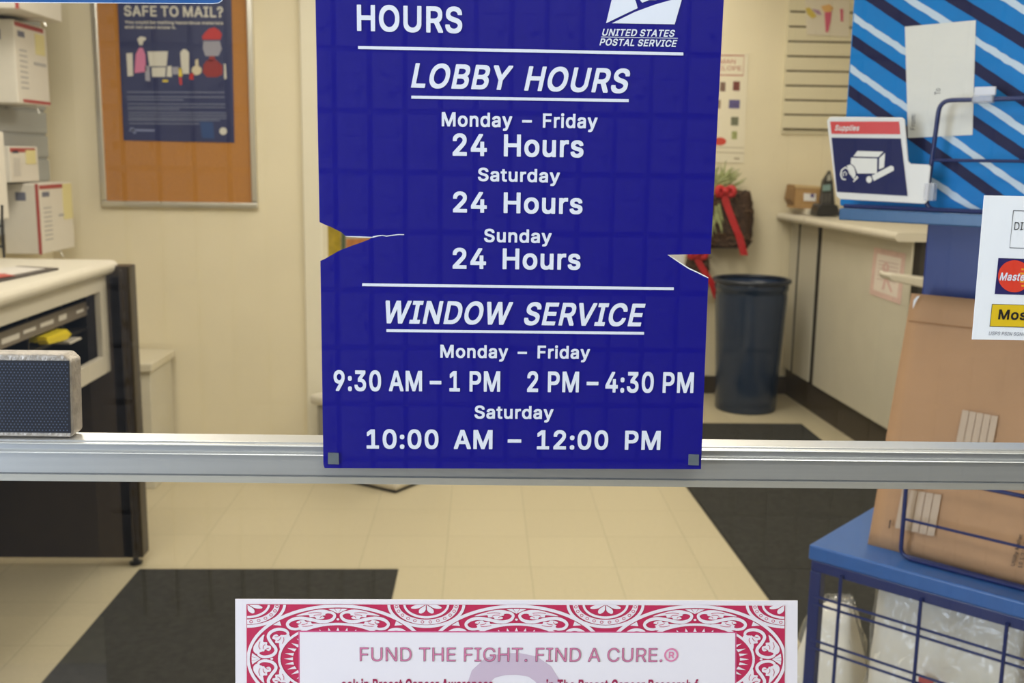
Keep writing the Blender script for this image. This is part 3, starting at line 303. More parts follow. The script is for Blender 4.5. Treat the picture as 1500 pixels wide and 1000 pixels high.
'R': (483, '48,-19 42,-14 40,-8 40,518 42,524 46,527 52,528 262,528 270,527 302,524 350,508 388,480 409,450 422,418 426,402 427,386 428,378 428,328 427,320 426,304 424,292 408,254 388,225 352,200 349,196 446,18 446,-8 445,-14 442,-18 436,-20 344,-20 336,-17 323,4 230,177 226,178 150,178 146,178 144,174 144,-8 143,-14 140,-18 134,-20|146,276 150,274 222,274 230,276 246,277 260,279 284,287 298,297 314,316 322,342 322,368 315,388 302,406 286,418 278,422 260,428 246,430 228,431 220,432 150,432 146,432 144,428 144,280'),
'S': (480, '196,-28 192,-27 178,-26 172,-25 160,-24 112,-10 77,10 50,38 29,76 25,86 18,120 19,148 21,154 30,158 118,157 122,155 124,150 129,126 137,112 144,104 160,90 184,78 210,72 224,70 242,72 266,78 276,82 290,90 310,110 316,118 322,134 322,146 318,154 310,164 298,175 282,185 222,205 180,216 114,240 68,272 49,294 39,318 35,334 32,350 32,390 37,420 47,446 59,468 85,494 112,511 128,519 168,531 196,534 202,535 250,536 258,534 288,531 328,519 340,513 370,493 394,469 414,428 416,418 420,394 420,366 418,360 410,358 324,358 320,360 317,364 312,386 304,400 286,417 254,433 224,438 206,435 184,429 162,415 148,401 139,384 137,376 139,366 148,354 156,346 168,336 184,328 236,310 280,299 324,285 370,261 390,244 398,236 414,214 424,186 426,176 427,160 428,152 428,124 427,118 424,92 422,82 402,44 378,16 350,-2 334,-10 290,-24 258,-27 250,-28'),
'T': (482, '180,-19 174,-14 172,-8 172,430 171,432 168,432 24,432 18,434 14,438 12,444 13,522 18,527 24,528 430,528 435,524 436,518 436,442 435,438 432,434 426,432 282,432 278,432 277,430 276,-10 274,-17 268,-19'),
'U': (551, '232,-27 210,-24 198,-23 186,-21 140,-5 101,22 91,32 67,62 47,108 45,118 44,128 40,152 41,522 46,527 52,528 136,528 142,526 144,522 144,518 144,184 149,156 158,134 167,120 176,108 191,96 204,87 232,77 242,75 260,74 276,75 294,79 318,89 334,102 344,112 358,130 368,156 372,184 373,522 376,526 382,528 470,528 475,524 476,518 476,152 473,128 472,118 470,108 454,68 428,34 418,24 378,-5 322,-23 290,-26 282,-28'),
'V': (513, '190,-19 185,-16 183,-12 -3,492 -4,518 -2,524 2,527 8,528 94,528 100,527 103,524 110,508 192,278 237,144 240,138 242,137 365,496 376,524 380,527 386,528 472,528 478,527 481,524 482,520 482,492 298,-12 296,-17 290,-19'),
'W': (720, '142,-19 137,-16 133,-8 1,476 -4,496 -3,520 0,526 8,528 92,528 98,527 101,524 108,502 180,224 191,178 194,174 196,178 281,506 287,524 292,527 298,528 390,528 398,526 404,510 492,173 494,174 496,182 575,494 584,524 588,527 594,528 680,528 688,526 690,520 690,494 552,-8 548,-17 540,-20 446,-20 440,-18 436,-14 431,0 344,324 342,323 341,322 254,0 249,-14 246,-18 240,-20'),
'Y': (506, '190,-19 184,-14 182,-8 182,196 1,486 -3,496 -4,518 -2,524 2,527 8,528 102,528 110,526 196,386 233,322 236,319 238,320 244,330 271,378 363,526 372,528 464,528 470,527 473,524 474,518 474,496 470,486 289,196 288,-8 287,-14 284,-18 278,-20'),
'a': (423, '134,-28 108,-24 84,-16 72,-10 54,2 39,16 29,28 15,58 11,86 11,130 12,136 13,144 17,160 25,178 33,188 45,200 60,211 68,215 86,223 112,231 130,234 158,239 214,246 238,250 248,254 252,258 252,268 248,280 240,290 224,303 204,309 186,309 166,303 149,294 127,272 119,258 116,255 110,254 88,254 30,270 26,272 23,278 23,308 40,341 65,366 88,383 108,391 128,397 162,404 218,403 224,402 252,399 262,397 280,391 306,377 324,360 342,335 354,296 355,282 356,274 356,-14 354,-18 348,-20 266,-20 259,-18 257,-14 256,-8 254,-6 232,-18 204,-26 192,-27 184,-28|156,68 180,68 192,70 212,78 230,92 240,104 248,118 252,130 256,152 256,156 250,157 208,150 196,149 156,141 144,137 124,123 115,110 115,98 121,90 133,78 146,72'),
'b': (458, '200,-27 184,-25 160,-17 134,-1 132,-2 130,-14 126,-18 122,-19 42,-19 36,-17 34,-12 34,518 35,524 40,528 122,528 128,527 132,524 134,518 134,386 134,381 138,381 160,394 178,400 190,402 206,403 214,404 244,404 250,403 286,398 316,386 334,376 365,348 383,320 391,304 405,260 406,246 407,240 408,224 410,216 410,164 408,156 405,120 391,74 383,58 366,31 350,15 332,-1 290,-21 250,-27|214,70 224,69 238,71 242,73 258,83 283,108 297,134 305,166 306,182 308,190 306,198 305,212 299,238 294,250 282,272 260,294 240,304 232,306 220,308 206,306 178,294 158,274 146,252 142,240 136,214 135,198 134,190 135,180 136,166 144,132 156,108 178,85 186,79 202,71'),
'c': (429, '182,-27 162,-24 152,-23 142,-21 98,-1 65,28 39,66 35,74 19,126 18,138 14,164 14,210 16,218 19,250 21,262 37,308 63,346 76,358 100,378 140,396 160,400 170,401 194,404 230,404 238,403 252,402 278,396 294,390 310,382 326,372 350,350 360,338 372,318 380,298 382,290 382,264 380,260 376,257 320,243 292,243 283,248 270,274 252,292 246,296 224,306 208,308 192,306 178,300 163,292 155,284 141,268 127,242 119,210 118,196 116,188 118,180 119,166 127,134 144,105 164,85 188,71 200,69 212,69 226,71 252,84 274,107 284,132 288,135 292,136 322,136 378,121 381,118 382,114 382,88 372,60 352,30 334,11 318,-1 304,-9 276,-21 254,-25 238,-28'),
'd': (458, '172,-27 142,-23 130,-19 91,0 61,28 35,70 19,120 16,156 14,164 14,216 16,224 19,258 35,308 60,348 84,370 98,381 138,398 184,404 210,404 218,403 234,402 264,394 286,381 290,381 290,386 290,518 292,524 296,527 302,528 386,528 391,524 392,518 392,-12 390,-17 384,-19 302,-19 298,-18 294,-14 292,-2 290,-2 264,-16 240,-25 228,-26 220,-28|198,70 208,69 222,71 242,81 266,106 280,132 288,160 290,176 290,206 288,220 280,248 268,270 242,296 220,306 206,308 192,306 180,302 161,292 144,274 135,260 125,238 119,212 118,198 116,190 118,182 119,164 129,132 141,108 168,81 186,71'),
'e': (438, '186,-27 166,-24 154,-23 144,-21 98,-1 65,28 39,66 35,74 21,116 19,126 18,138 15,162 14,214 16,222 19,256 33,300 39,312 61,344 96,376 138,396 146,398 192,404 222,404 230,403 250,402 280,394 314,378 338,358 360,332 378,294 388,256 389,236 390,228 390,156 386,150 380,148 126,148 124,147 123,144 129,124 147,98 161,86 170,79 190,71 200,69 224,69 240,73 254,79 272,98 280,108 287,122 296,124 324,124 376,112 380,110 384,102 384,78 370,44 356,26 330,2 308,-11 288,-19 262,-25 248,-26 240,-28|126,242 130,240 276,240 280,241 281,244 280,250 268,272 246,294 224,306 204,308 188,306 174,300 165,296 152,284 142,274 129,256 125,246'),
'f': (287, '68,-19 62,-14 60,-8 60,304 59,306 56,306 -2,306 -11,310 -14,318 -13,392 -10,396 -4,398 56,398 60,400 60,404 61,448 62,454 63,468 65,478 81,508 98,524 112,534 124,540 144,546 172,550 202,550 210,549 228,548 248,544 258,540 262,534 262,508 260,496 246,454 238,449 212,449 200,452 186,450 173,442 165,428 162,404 164,400 166,399 238,398 246,396 248,388 248,318 246,310 240,307 168,306 164,306 163,304 162,-12 160,-17 154,-19'),
'g': (459, '174,-170 170,-169 156,-168 120,-160 86,-144 70,-132 47,-110 32,-84 30,-60 32,-54 40,-47 84,-23 114,-23 122,-27 152,-58 168,-68 188,-74 202,-76 234,-72 262,-58 280,-40 288,-18 289,-10 290,-4 290,6 288,9 266,-4 240,-12 228,-13 220,-14 174,-14 166,-13 154,-12 138,-10 98,8 63,34 39,68 33,80 19,122 18,134 17,140 16,156 14,164 14,216 16,224 17,240 18,246 19,260 33,302 49,330 62,349 70,357 76,362 94,379 136,397 174,403 232,403 246,401 268,393 290,379 292,380 294,394 298,398 302,399 386,399 391,394 392,388 392,-22 389,-48 388,-60 386,-70 366,-110 338,-138 306,-156 278,-164 256,-168 240,-169 232,-170|190,82 216,82 226,84 244,92 250,96 268,114 278,132 284,148 290,178 290,206 288,218 280,248 272,264 266,272 244,295 224,305 210,307 200,307 186,305 166,295 143,272 129,248 127,242 119,214 118,200 117,194 119,168 129,136 139,118 164,94 184,84'),
'h': (444, '40,-19 35,-14 34,-8 34,520 36,526 42,528 124,528 131,526 133,520 134,386 134,382 138,382 170,398 180,400 190,401 214,404 242,404 248,403 276,400 310,388 331,374 341,364 360,336 373,298 376,264 378,256 377,-10 374,-17 366,-20 284,-19 280,-18 277,-14 276,-8 276,226 271,256 265,270 252,288 228,304 214,306 202,306 186,302 178,298 158,284 144,264 136,236 135,222 134,214 134,-8 132,-13 130,-17 124,-19'),
'i': (200, '40,-19 35,-14 34,-8 34,390 36,396 42,398 124,398 131,396 134,388 133,-10 131,-16 124,-19|68,423 56,425 44,431 36,438 25,452 22,466 22,502 24,514 36,530 56,542 72,544 98,544 110,542 128,532 134,526 143,514 146,500 145,466 143,454 134,441 128,435 110,425 96,422'),
'k': (414, '40,-19 35,-14 34,-8 34,520 36,526 42,528 124,528 131,526 134,518 134,272 134,265 138,266 180,309 188,318 266,396 274,398 368,398 374,397 378,392 379,366 375,358 292,274 286,267 238,218 236,214 256,188 389,20 391,14 391,-10 388,-17 382,-19 284,-20 276,-17 256,8 157,134 150,139 136,126 134,122 134,-8 132,-14 128,-18 122,-20'),
'l': (223, '114,-21 86,-17 56,3 44,22 38,34 34,62 34,518 36,526 42,528 124,528 130,526 133,522 134,108 135,100 136,90 140,80 148,73 156,74 180,74 188,70 191,64 201,16 201,-8 199,-14 194,-17 172,-22'),
'm': (643, '40,-19 35,-14 34,-8 34,388 36,396 44,398 122,398 129,396 131,392 132,384 134,382 162,398 180,404 196,405 204,406 232,406 258,402 274,398 302,380 318,362 340,380 360,392 388,402 400,404 414,405 420,406 452,406 458,405 474,404 506,394 527,382 536,374 544,366 559,346 569,322 573,308 576,278 577,272 578,-8 574,-17 566,-20 486,-20 480,-18 476,-13 476,-8 476,248 473,264 467,280 454,294 432,306 416,308 410,308 402,306 392,302 384,296 372,284 364,274 358,254 356,240 356,-8 354,-13 350,-18 344,-20 264,-20 256,-17 254,-8 254,250 251,264 249,274 232,294 214,306 196,308 176,302 162,292 154,284 146,274 142,266 138,256 136,244 135,232 134,224 133,-12 130,-17 124,-19'),
'n': (443, '40,-19 35,-14 34,-8 34,388 35,394 38,397 42,398 122,398 126,397 130,394 132,382 134,380 170,398 180,400 190,401 212,404 240,404 248,403 278,400 314,386 332,372 340,364 359,340 373,298 376,264 378,256 378,-8 376,-14 372,-18 366,-20 284,-19 280,-18 277,-14 276,-8 276,226 271,256 265,270 252,288 228,304 214,306 202,306 186,302 178,298 158,284 144,264 136,236 135,222 134,214 134,-8 132,-13 130,-17 124,-19'),
'o': (449, '182,-27 162,-24 152,-23 142,-21 98,-1 65,28 39,66 35,74 21,116 19,126 18,138 15,162 15,212 16,218 17,232 18,238 19,250 21,260 37,308 63,346 76,358 100,378 146,398 176,402 186,403 192,404 222,404 228,403 268,398 286,392 320,376 352,346 380,304 396,258 397,244 398,238 399,222 400,214 400,162 399,154 396,122 386,90 376,66 350,28 316,-3 274,-21 264,-23 236,-26 228,-28|196,70 214,69 228,72 250,84 272,106 288,134 296,166 297,180 298,186 297,194 296,210 288,242 274,270 254,290 242,298 224,306 208,308 186,304 164,292 142,268 127,242 119,210 118,196 116,188 118,180 119,166 127,134 143,106 166,83 188,71'),
'p': (458, '40,-162 35,-158 34,-152 34,388 35,394 38,398 42,399 122,399 126,398 130,394 131,390 132,380 134,378 156,393 184,401 196,402 204,404 248,404 290,397 330,379 344,367 365,346 381,322 391,304 405,258 408,222 410,214 410,162 408,154 407,138 406,132 405,120 401,104 391,72 385,60 363,26 342,8 330,-2 288,-22 242,-28 214,-28 206,-27 192,-26 180,-24 158,-16 138,-3 134,-3 134,-8 134,-152 132,-158 128,-161 122,-162|206,70 230,70 240,72 262,86 281,104 294,126 299,140 305,166 306,180 307,186 306,196 305,212 297,244 285,268 258,295 238,305 226,307 214,307 202,305 184,297 178,293 160,274 144,246 136,214 135,198 134,192 135,180 136,164 140,146 146,126 158,104 178,84 192,76'),
'r': (293, '40,-19 35,-14 34,-8 34,388 35,394 38,397 42,398 122,398 129,396 132,386 134,385 166,400 192,404 252,404 258,403 262,400 264,394 264,314 261,306 252,302 224,302 216,304 202,304 180,298 164,288 152,276 144,266 138,252 136,242 135,230 134,222 134,-8 132,-14 128,-18 122,-20'),
's': (399, '150,-27 146,-26 132,-25 98,-17 68,-1 45,20 27,46 17,76 17,106 19,112 30,116 76,126 108,126 112,124 114,120 124,97 140,81 164,69 180,67 206,71 224,79 242,97 244,104 244,108 236,118 220,128 196,136 138,149 92,165 55,190 37,216 33,224 31,236 26,262 27,290 28,296 31,318 39,336 50,352 69,372 102,390 134,400 144,402 164,403 170,404 204,404 210,403 228,402 240,400 268,392 284,384 300,374 318,356 330,338 342,310 342,278 340,272 336,269 282,257 256,257 250,261 240,280 224,298 206,308 190,310 178,310 168,308 152,300 134,282 133,274 137,268 144,261 162,251 186,243 248,228 290,214 320,192 328,184 342,162 346,150 350,126 350,86 346,64 328,27 304,4 272,-15 236,-25 220,-26 212,-28'),
't': (261, '140,-23 124,-21 100,-13 92,-9 78,1 71,8 59,24 55,32 47,58 46,72 44,80 44,304 43,306 40,306 -4,307 -11,310 -13,316 -13,392 -10,396 -4,398 40,398 44,400 44,404 45,482 47,488 54,490 136,490 142,489 145,486 146,482 146,404 148,400 152,398 216,398 222,396 224,390 224,318 222,310 214,306 152,306 148,306 147,304 146,100 149,88 154,81 158,77 166,73 180,72 188,74 212,74 220,72 224,60 232,20 232,-8 228,-17 206,-23'),
'u': (444, '154,-24 150,-23 138,-22 128,-20 102,-10 92,-4 72,12 50,42 38,76 36,88 35,104 34,112 34,388 35,394 38,398 44,400 124,399 128,398 132,394 134,388 134,158 138,126 144,110 156,92 178,76 204,72 230,80 249,94 263,112 273,138 274,148 276,156 276,388 277,394 280,398 286,400 366,400 372,398 376,394 378,388 378,-10 376,-16 372,-19 368,-20 286,-20 282,-19 279,-16 277,-2 274,-1 234,-20 202,-24'),
'v': (423, '148,-19 144,-16 142,-12 -2,362 -2,388 -1,394 2,397 8,398 94,398 103,396 173,204 192,148 194,144 196,145 199,152 216,204 286,396 294,398 378,398 384,397 388,394 389,390 389,362 387,354 246,-14 242,-18 236,-20'),
'w': (601, '124,-19 120,-16 116,-8 6,354 4,364 4,388 6,396 14,398 96,398 105,396 109,388 168,174 168,171 170,171 173,176 186,230 230,388 233,394 236,397 242,398 324,398 330,397 335,394 339,384 377,248 394,180 396,172 398,172 401,178 414,230 458,388 462,396 470,398 554,398 563,396 565,390 565,364 453,-2 446,-17 438,-20 358,-20 350,-16 346,-8 296,168 289,198 284,208 282,208 280,202 221,-8 217,-16 208,-20'),
'y': (423, '58,-164 36,-160 30,-156 28,-150 28,-122 41,-74 44,-69 50,-67 82,-66 90,-68 103,-64 113,-54 121,-44 133,-18 137,-2 0,356 -2,366 -2,390 -1,394 2,398 8,400 92,400 96,399 102,395 109,380 177,192 192,146 194,144 197,146 212,192 280,380 286,395 292,399 296,400 380,400 386,398 390,394 391,390 391,366 389,358 233,-50 209,-104 195,-124 178,-140 152,-156 134,-162 120,-164'),
'z': (414, '30,-19 24,-14 22,-8 22,58 25,66 206,300 206,302 202,302 40,302 34,304 30,308 28,314 28,388 31,396 40,398 342,398 350,396 352,388 352,320 350,312 173,80 174,77 178,77 348,76 354,75 357,72 358,66 358,-8 356,-16 348,-20'),
'–': (383, '-12,169 -17,172 -19,178 -20,254 -17,262 -10,264 360,264 368,262 370,256 370,178 368,171 362,169')}

def glyphs(txt, bold=0.0, italic=0.0, word=1.0, track=1.0, outline=0.0):
    c = bpy.data.curves.new('t', 'CURVE'); c.dimensions = '2D'; c.fill_mode = 'BOTH'
    table = GLYPHS_BOLD if bold > 0.015 else GLYPHS_PLAIN
    if outline: c.fill_mode = 'NONE'; c.bevel_depth = outline; c.bevel_resolution = 0
    pen = 0.0
    for ch in txt:
        if ch == ' ': pen += 0.2 * word; continue
        adv, data = table.get(ch) or GLYPHS_PLAIN[ch]
        for part in data.split('|'):
            pts = [tuple(int(k) / 1000 for k in p.split(',')) for p in part.split()]
            sp = c.splines.new('POLY'); sp.points.add(len(pts) - 1); sp.use_cyclic_u = True
            for p, (x, y) in zip(sp.points, pts): p.co = (pen + x + italic * y, y, 0, 1)
        pen += adv / 1000 * track
    o = bpy.data.objects.new('t', c); COL.objects.link(o)
    dg = bpy.context.evaluated_depsgraph_get(); me = bpy.data.meshes.new_from_object(o.evaluated_get(dg))
    vs = [v.co.copy() for v in me.vertices]; fs = [tuple(p.vertices) for p in me.polygons]
    bpy.data.objects.remove(o); bpy.data.curves.remove(c); bpy.data.meshes.remove(me)
    return vs, fs
def cap_height(bold): return (-0.019, CAPH + 0.019) if bold > 0.015 else (0.0, CAPH)
def letters(mb, txt, p0, p1, up, bold=0.02, italic=0.0, word=1.0, track=1.0, outline=0.0, full=False):
    """p0,p1: ends of the baseline; up: vector of one capital height"""
    vs, fs = glyphs(txt, bold, italic, word, track, outline)
    if not vs: return
    y0, y1 = cap_height(bold)
    if full: y0 = min(v.y for v in vs); y1 = max(v.y for v in vs)
    x0 = min(v.x for v in vs); x1 = max(v.x for v in vs)
    p0, p1, up = Vector(p0), Vector(p1), Vector(up)
    bv = [mb.bm.verts.new(p0 + (p1 - p0) * ((v.x - x0) / (x1 - x0)) + up * ((v.y - y0) / (y1 - y0))) for v in vs]
    for f in fs:
        try: mb.bm.faces.new([bv[i] for i in f])
        except ValueError: pass

def ribbon2(pts, w):
    """2-D stroke -> list of quads; w is a width or a list"""
    out = []; L = []; R = []
    for i, (x, y) in enumerate(pts):
        a = pts[max(i - 1, 0)]; c = pts[min(i + 1, len(pts) - 1)]
        dx, dy = c[0] - a[0], c[1] - a[1]; l = math.hypot(dx, dy) or 1
        ww = (w[i] if isinstance(w, (list, tuple)) else w) / 2
        L.append((x - dy / l * ww, y + dx / l * ww)); R.append((x + dy / l * ww, y - dx / l * ww))
    for i in range(len(pts) - 1): out.append([L[i], L[i + 1], R[i + 1], R[i]])
    return out
def disc2(cx, cy, rx, ry=None, n=24, a0=0, a1=360):
    ry = ry or rx
    k = n if a1 - a0 < 360 else n - 1
    return [(cx + rx * math.cos(math.radians(a0 + (a1 - a0) * i / n)), cy + ry * math.sin(math.radians(a0 + (a1 - a0) * i / n))) for i in range(k + 1)]
def clip2(poly, x0, y0, x1, y1):
    def cut(p, ins, inter):
        o = []
        for i in range(len(p)):
            a, b = p[i - 1], p[i]
            if ins(b):
                if not ins(a): o.append(inter(a, b))
                o.append(b)
            elif ins(a): o.append(inter(a, b))
        return o
    def ix(v): return lambda a, b: (v, a[1] + (b[1] - a[1]) * (v - a[0]) / (b[0] - a[0]))
    def iy(v): return lambda a, b: (a[0] + (b[0] - a[0]) * (v - a[1]) / (b[1] - a[1]), v)
    for ins, it in ((lambda p: p[0] >= x0, ix(x0)), (lambda p: p[0] <= x1, ix(x1)), (lambda p: p[1] >= y0, iy(y0)), (lambda p: p[1] <= y1, iy(y1))):
        poly = cut(poly, ins, it)
        if len(poly) < 3: return []
    return poly

# ------------------------------------------------------------------ materials
wall_m = M('cream_wall_paint', S(230, 220, 192), 0.7, var=0.03, vscale=3, bump=0.08, bscale=260)
ceil_m = M('ceiling_tile', S(225, 222, 212), 0.9, var=0.05, vscale=60)
trim_m = M('cream_trim', S(232, 226, 206), 0.5)
base_m = M('dark_cove_base', S(62, 54, 44), 0.5)
white_m = M('white_laminate', S(206, 199, 183), 0.4, var=0.02)
beige_m = M('beige_panel', S(204, 198, 180), 0.5, var=0.03, vscale=8)
greyp_m = M('grey_panel', S(148, 144, 134), 0.55, var=0.04, vscale=8)
dark_m = M('dark_brown_laminate', S(56, 46, 36), 0.4, var=0.08, vscale=12)
black_m = M('black_plastic', S(26, 26, 28), 0.35)
paper_m = M('white_paper', S(236, 236, 238), 0.6)
rackblue_m = M('blue_enamel', S(40, 88, 152), 0.35, var=0.04, vscale=30, bump=0.04, bscale=500)
navy_m = M('navy_enamel', S(16, 34, 90), 0.35)
alu_m = M('brushed_aluminium', (0.72, 0.72, 0.71, 1), 0.38, metal=0.8, var=0.03, vscale=8, stretch=(1, 60, 60))
chrome_m = M('anodised_frame', (0.75, 0.74, 0.70, 1), 0.3, metal=1.0)

def floor_material():
    m = bpy.data.materials.new('vinyl_floor_tile'); m.use_nodes = True; nt = m.node_tree; b = nt.nodes['Principled BSDF']
    tc = nt.nodes.new('ShaderNodeTexCoord'); mp = nt.nodes.new('ShaderNodeMapping')
    mp.inputs['Location'].default_value = (0.12, 0.05, 0)
    br = nt.nodes.new('ShaderNodeTexBrick'); br.offset = 0.0; br.inputs['Scale'].default_value = 1.0
    br.inputs['Brick Width'].default_value = 0.305; br.inputs['Row Height'].default_value = 0.305
    br.inputs['Mortar Size'].default_value = 0.0016; br.inputs['Mortar Smooth'].default_value = 0.3
    br.inputs['Color1'].default_value = S(198, 187, 158); br.inputs['Color2'].default_value = S(194, 183, 154)
    br.inputs['Mortar'].default_value = S(168, 158, 132)
    no = nt.nodes.new('ShaderNodeTexNoise'); no.inputs['Scale'].default_value = 70; no.inputs['Detail'].default_value = 6
    rp = nt.nodes.new('ShaderNodeValToRGB'); rp.color_ramp.elements[0].color = (0.86, 0.86, 0.86, 1); rp.color_ramp.elements[1].color = (1.05, 1.05, 1.05, 1)
    mx = nt.nodes.new('ShaderNodeMixRGB'); mx.blend_type = 'MULTIPLY'; mx.inputs[0].default_value = 1
    nt.links.new(tc.outputs['Object'], mp.inputs[0]); nt.links.new(mp.outputs[0], br.inputs['Vector']); nt.links.new(tc.outputs['Object'], no.inputs['Vector'])
    nt.links.new(no.outputs['Fac'], rp.inputs[0]); nt.links.new(br.outputs['Color'], mx.inputs[1]); nt.links.new(rp.outputs[0], mx.inputs[2])
    nt.links.new(mx.outputs[0], b.inputs['Base Color'])
    b.inputs['Roughness'].default_value = 0.38; b.inputs['Specular IOR Level'].default_value = 0.35
    return m
floor_m = floor_material()

# ------------------------------------------------------------------ the setting
XL, XR, YB, YM, H = -1.92, 3.0, 5.83, 4.2, 2.75
OX0, OX1, OY = -1.95, 2.4, -2.0             # vestibule on the camera's side of the glass
structure(MB().box((-2.6, -2.6, -0.08), (3.4, 6.2, 0)).build('floor', floor_m))
structure(MB().box((-2.6, 0.06, H), (3.4, 6.2, H + 0.08)).build('ceiling', ceil_m))
structure(MB().box((-2.6, -2.6, H), (3.4, 0.06, H + 0.08)).build('ceiling', ceil_m))
structure(MB().box((XL - 0.1, 0.05, 0), (XL, YM, H)).build('wall_left', wall_m))
structure(MB().box((XL - 0.1, YM, 0), (-0.80, YM + 0.14, H)).build('wall_back', wall_m))
structure(MB().box((-1.92, YM + 0.14, 0), (-1.82, YB, H)).build('wall_left', wall_m))
structure(MB().box((-1.92, YB, 0), (XR + 0.1, YB + 0.1, H)).build('wall_back', wall_m))
structure(MB().box((XR, 0.05, 0), (XR + 0.1, YB, H)).build('wall_right', wall_m))
structure(MB().box((-0.80, YM - 0.015, 0), (-0.715, YM + 0.16, 2.2)).build('trim_1', trim_m, bevel=0.008))
structure(MB().box((-1.82, YB - 0.015, 0), (XR, YB, 0.11)).build('baseboard_back', base_m, bevel=0.004))
structure(MB().box((XL, YM - 0.012, 0), (-0.815, YM, 0.10)).build('baseboard_back', trim_m, bevel=0.004))
# glass front with its frame members outside the photograph
glass_m = clear_material('clear_glass', 1.8, tint=(0.97, 0.985, 0.98, 1))
structure(MB().box((-1.1, -0.006, 0.12), (1.25, 0.0, 2.35)).build('window_1', glass_m))
fr = MB()
fr.box((-1.92, -0.03, 0), (-1.1, 0.05, H)); fr.box((1.25, -0.03, 0), (XR + 0.1, 0.05, H))
fr.box((-1.1, -0.03, 2.35), (1.25, 0.05, H)); fr.box((-1.1, -0.03, 0), (1.25, 0.05, 0.12))
structure(fr.build('wall_front', wall_m))
# vestibule: mailbox wall behind, daylight openings at the left
def mailbox_wall():
    fm = MB()
    bx = 0.082; bz = 0.14; x0 = -0.95; z0 = 0.28
    nx, nz = 40, 12
    fm.box((x0, OY - 0.1, 0), (OX1, OY, H))
    for i in range(nx):
        for k in range(nz):
            xa = x0 + 0.03 + i * bx; za = z0 + k * bz
            if xa + bx > OX1: continue
            fm.box((xa + 0.006, OY - 0.002, za + 0.007), (xa + bx - 0.006, OY + 0.014, za + bz - 0.007))
            fm.box((xa + bx * 0.62, OY + 0.012, za + 0.045), (xa + bx * 0.78, OY + 0.024, za + 0.062))
            fm.box((xa + 0.018, OY + 0.012, za + 0.085), (xa + bx - 0.018, OY + 0.0165, za + 0.115))
    return structure(fm.build('wall_front', M('bronze_grey_mailbox', S(84, 82, 80), 0.5, metal=0.0)))
mailbox_wall()
vest_m = M('vestibule_paint', S(150, 146, 138), 0.8)
structure(MB().box((OX1, OY, 0), (OX1 + 0.1, -0.03, H)).build('wall_right', vest_m))
vl = MB(); vl.box((OX0 - 0.1, OY, 0), (OX0, -0.03, 0.5)); vl.box((OX0 - 0.1, OY, 2.4), (OX0, -0.03, H))
vl.box((OX0 - 0.1, OY, 0.5), (OX0, -1.85, 2.4)); vl.box((OX0 - 0.1, -0.25, 0.5), (OX0, -0.03, 2.4))
structure(vl.build('wall_left', vest_m))
vr = MB(); vr.box((OX0, OY - 0.1, 2.25), (-0.95, OY, H)); vr.box((OX0 - 0.1, OY - 0.1, 0), (-1.93, OY, H)); vr.box((OX0, OY - 0.1, 0), (-0.95, OY, 0.1))
structure(vr.build('wall_front', vest_m))

# ceiling troffers
for i, (lx, ly) in enumerate(INNER_LAMPS + [(0.35, -1.15)]):
    sx, sy = (0.3, 0.6) if i < 5 else (0.6, 0.3)
    where = ['nearest the glass', 'in the middle of the room', 'over the writing desk', 'over the near end of the counter', 'by the back wall', 'over the mailbox vestibule'][i]
    t = thing('ceiling_light', 'recessed white ceiling light panel ' + where, 'ceiling light', (lx, ly, H))
    f = MB()
    f.box((lx - sx, ly - sy, H - 0.02), (lx + sx, ly - sy + 0.03, H)); f.box((lx - sx, ly + sy - 0.03, H - 0.02), (lx + sx, ly + sy, H))
    f.box((lx - sx, ly - sy + 0.03, H - 0.02), (lx - sx + 0.025, ly + sy - 0.03, H)); f.box((lx + sx - 0.025, ly - sy + 0.03, H - 0.02), (lx + sx, ly + sy - 0.03, H))
    f.build('frame', trim_m, t)
    em = MATS.get('lit_diffuser')
    if not em:
        em = M('lit_diffuser', (0.9, 0.9, 0.85, 1)); b = em.node_tree.nodes['Principled BSDF']
        b.inputs['Emission Color'].default_value = (1, 0.92, 0.78, 1); b.inputs['Emission Strength'].default_value = 4
    MB().box((lx - sx + 0.025, ly - sy + 0.03, H - 0.012), (lx + sx - 0.025, ly + sy - 0.03, H - 0.004)).build('diffuser', em, t)

# ------------------------------------------------------------------ things on the glass
def P0(y): return lambda p: at(p[0], p[1], y=y)
def up_at(px, py, cap, y):
    return (0, 0, (at(px, py - cap, y=y) - at(px, py, y=y)).z)

# --- blue hours sign
sign_blue = M('sign_blue', S(12, 10, 128), 0.35, spec=0.3)
sign_white = M('sign_white', S(226, 230, 240), 0.5)
sg = thing('hours_sign', 'torn dark blue opening hours sign with white lettering on the glass', 'sign', at(750, 400, y=0.0012))
out = [(460.8, -72), (468, 325), (476, 329), (484, 332), (492, 336), (500, 340), (506, 345.5), (525, 346.2), (546, 347), (540, 351), (528, 355.5), (515, 360), (497, 367), (484, 374.5), (475, 379.5), (469.3, 382),
       (473.7, 680), (475.5, 685.3), (1026.8, 687), (1037.6, 407), (1032, 404), (1022, 399), (1009, 393), (995, 384), (986, 378), (978, 373), (1000, 372.6), (1041, 372), (1064, -72)]
MB().prism([at(x, y, y=0.0012) for x, y in out], (0, 0.0007, 0)).build('panel', sign_blue, sg)
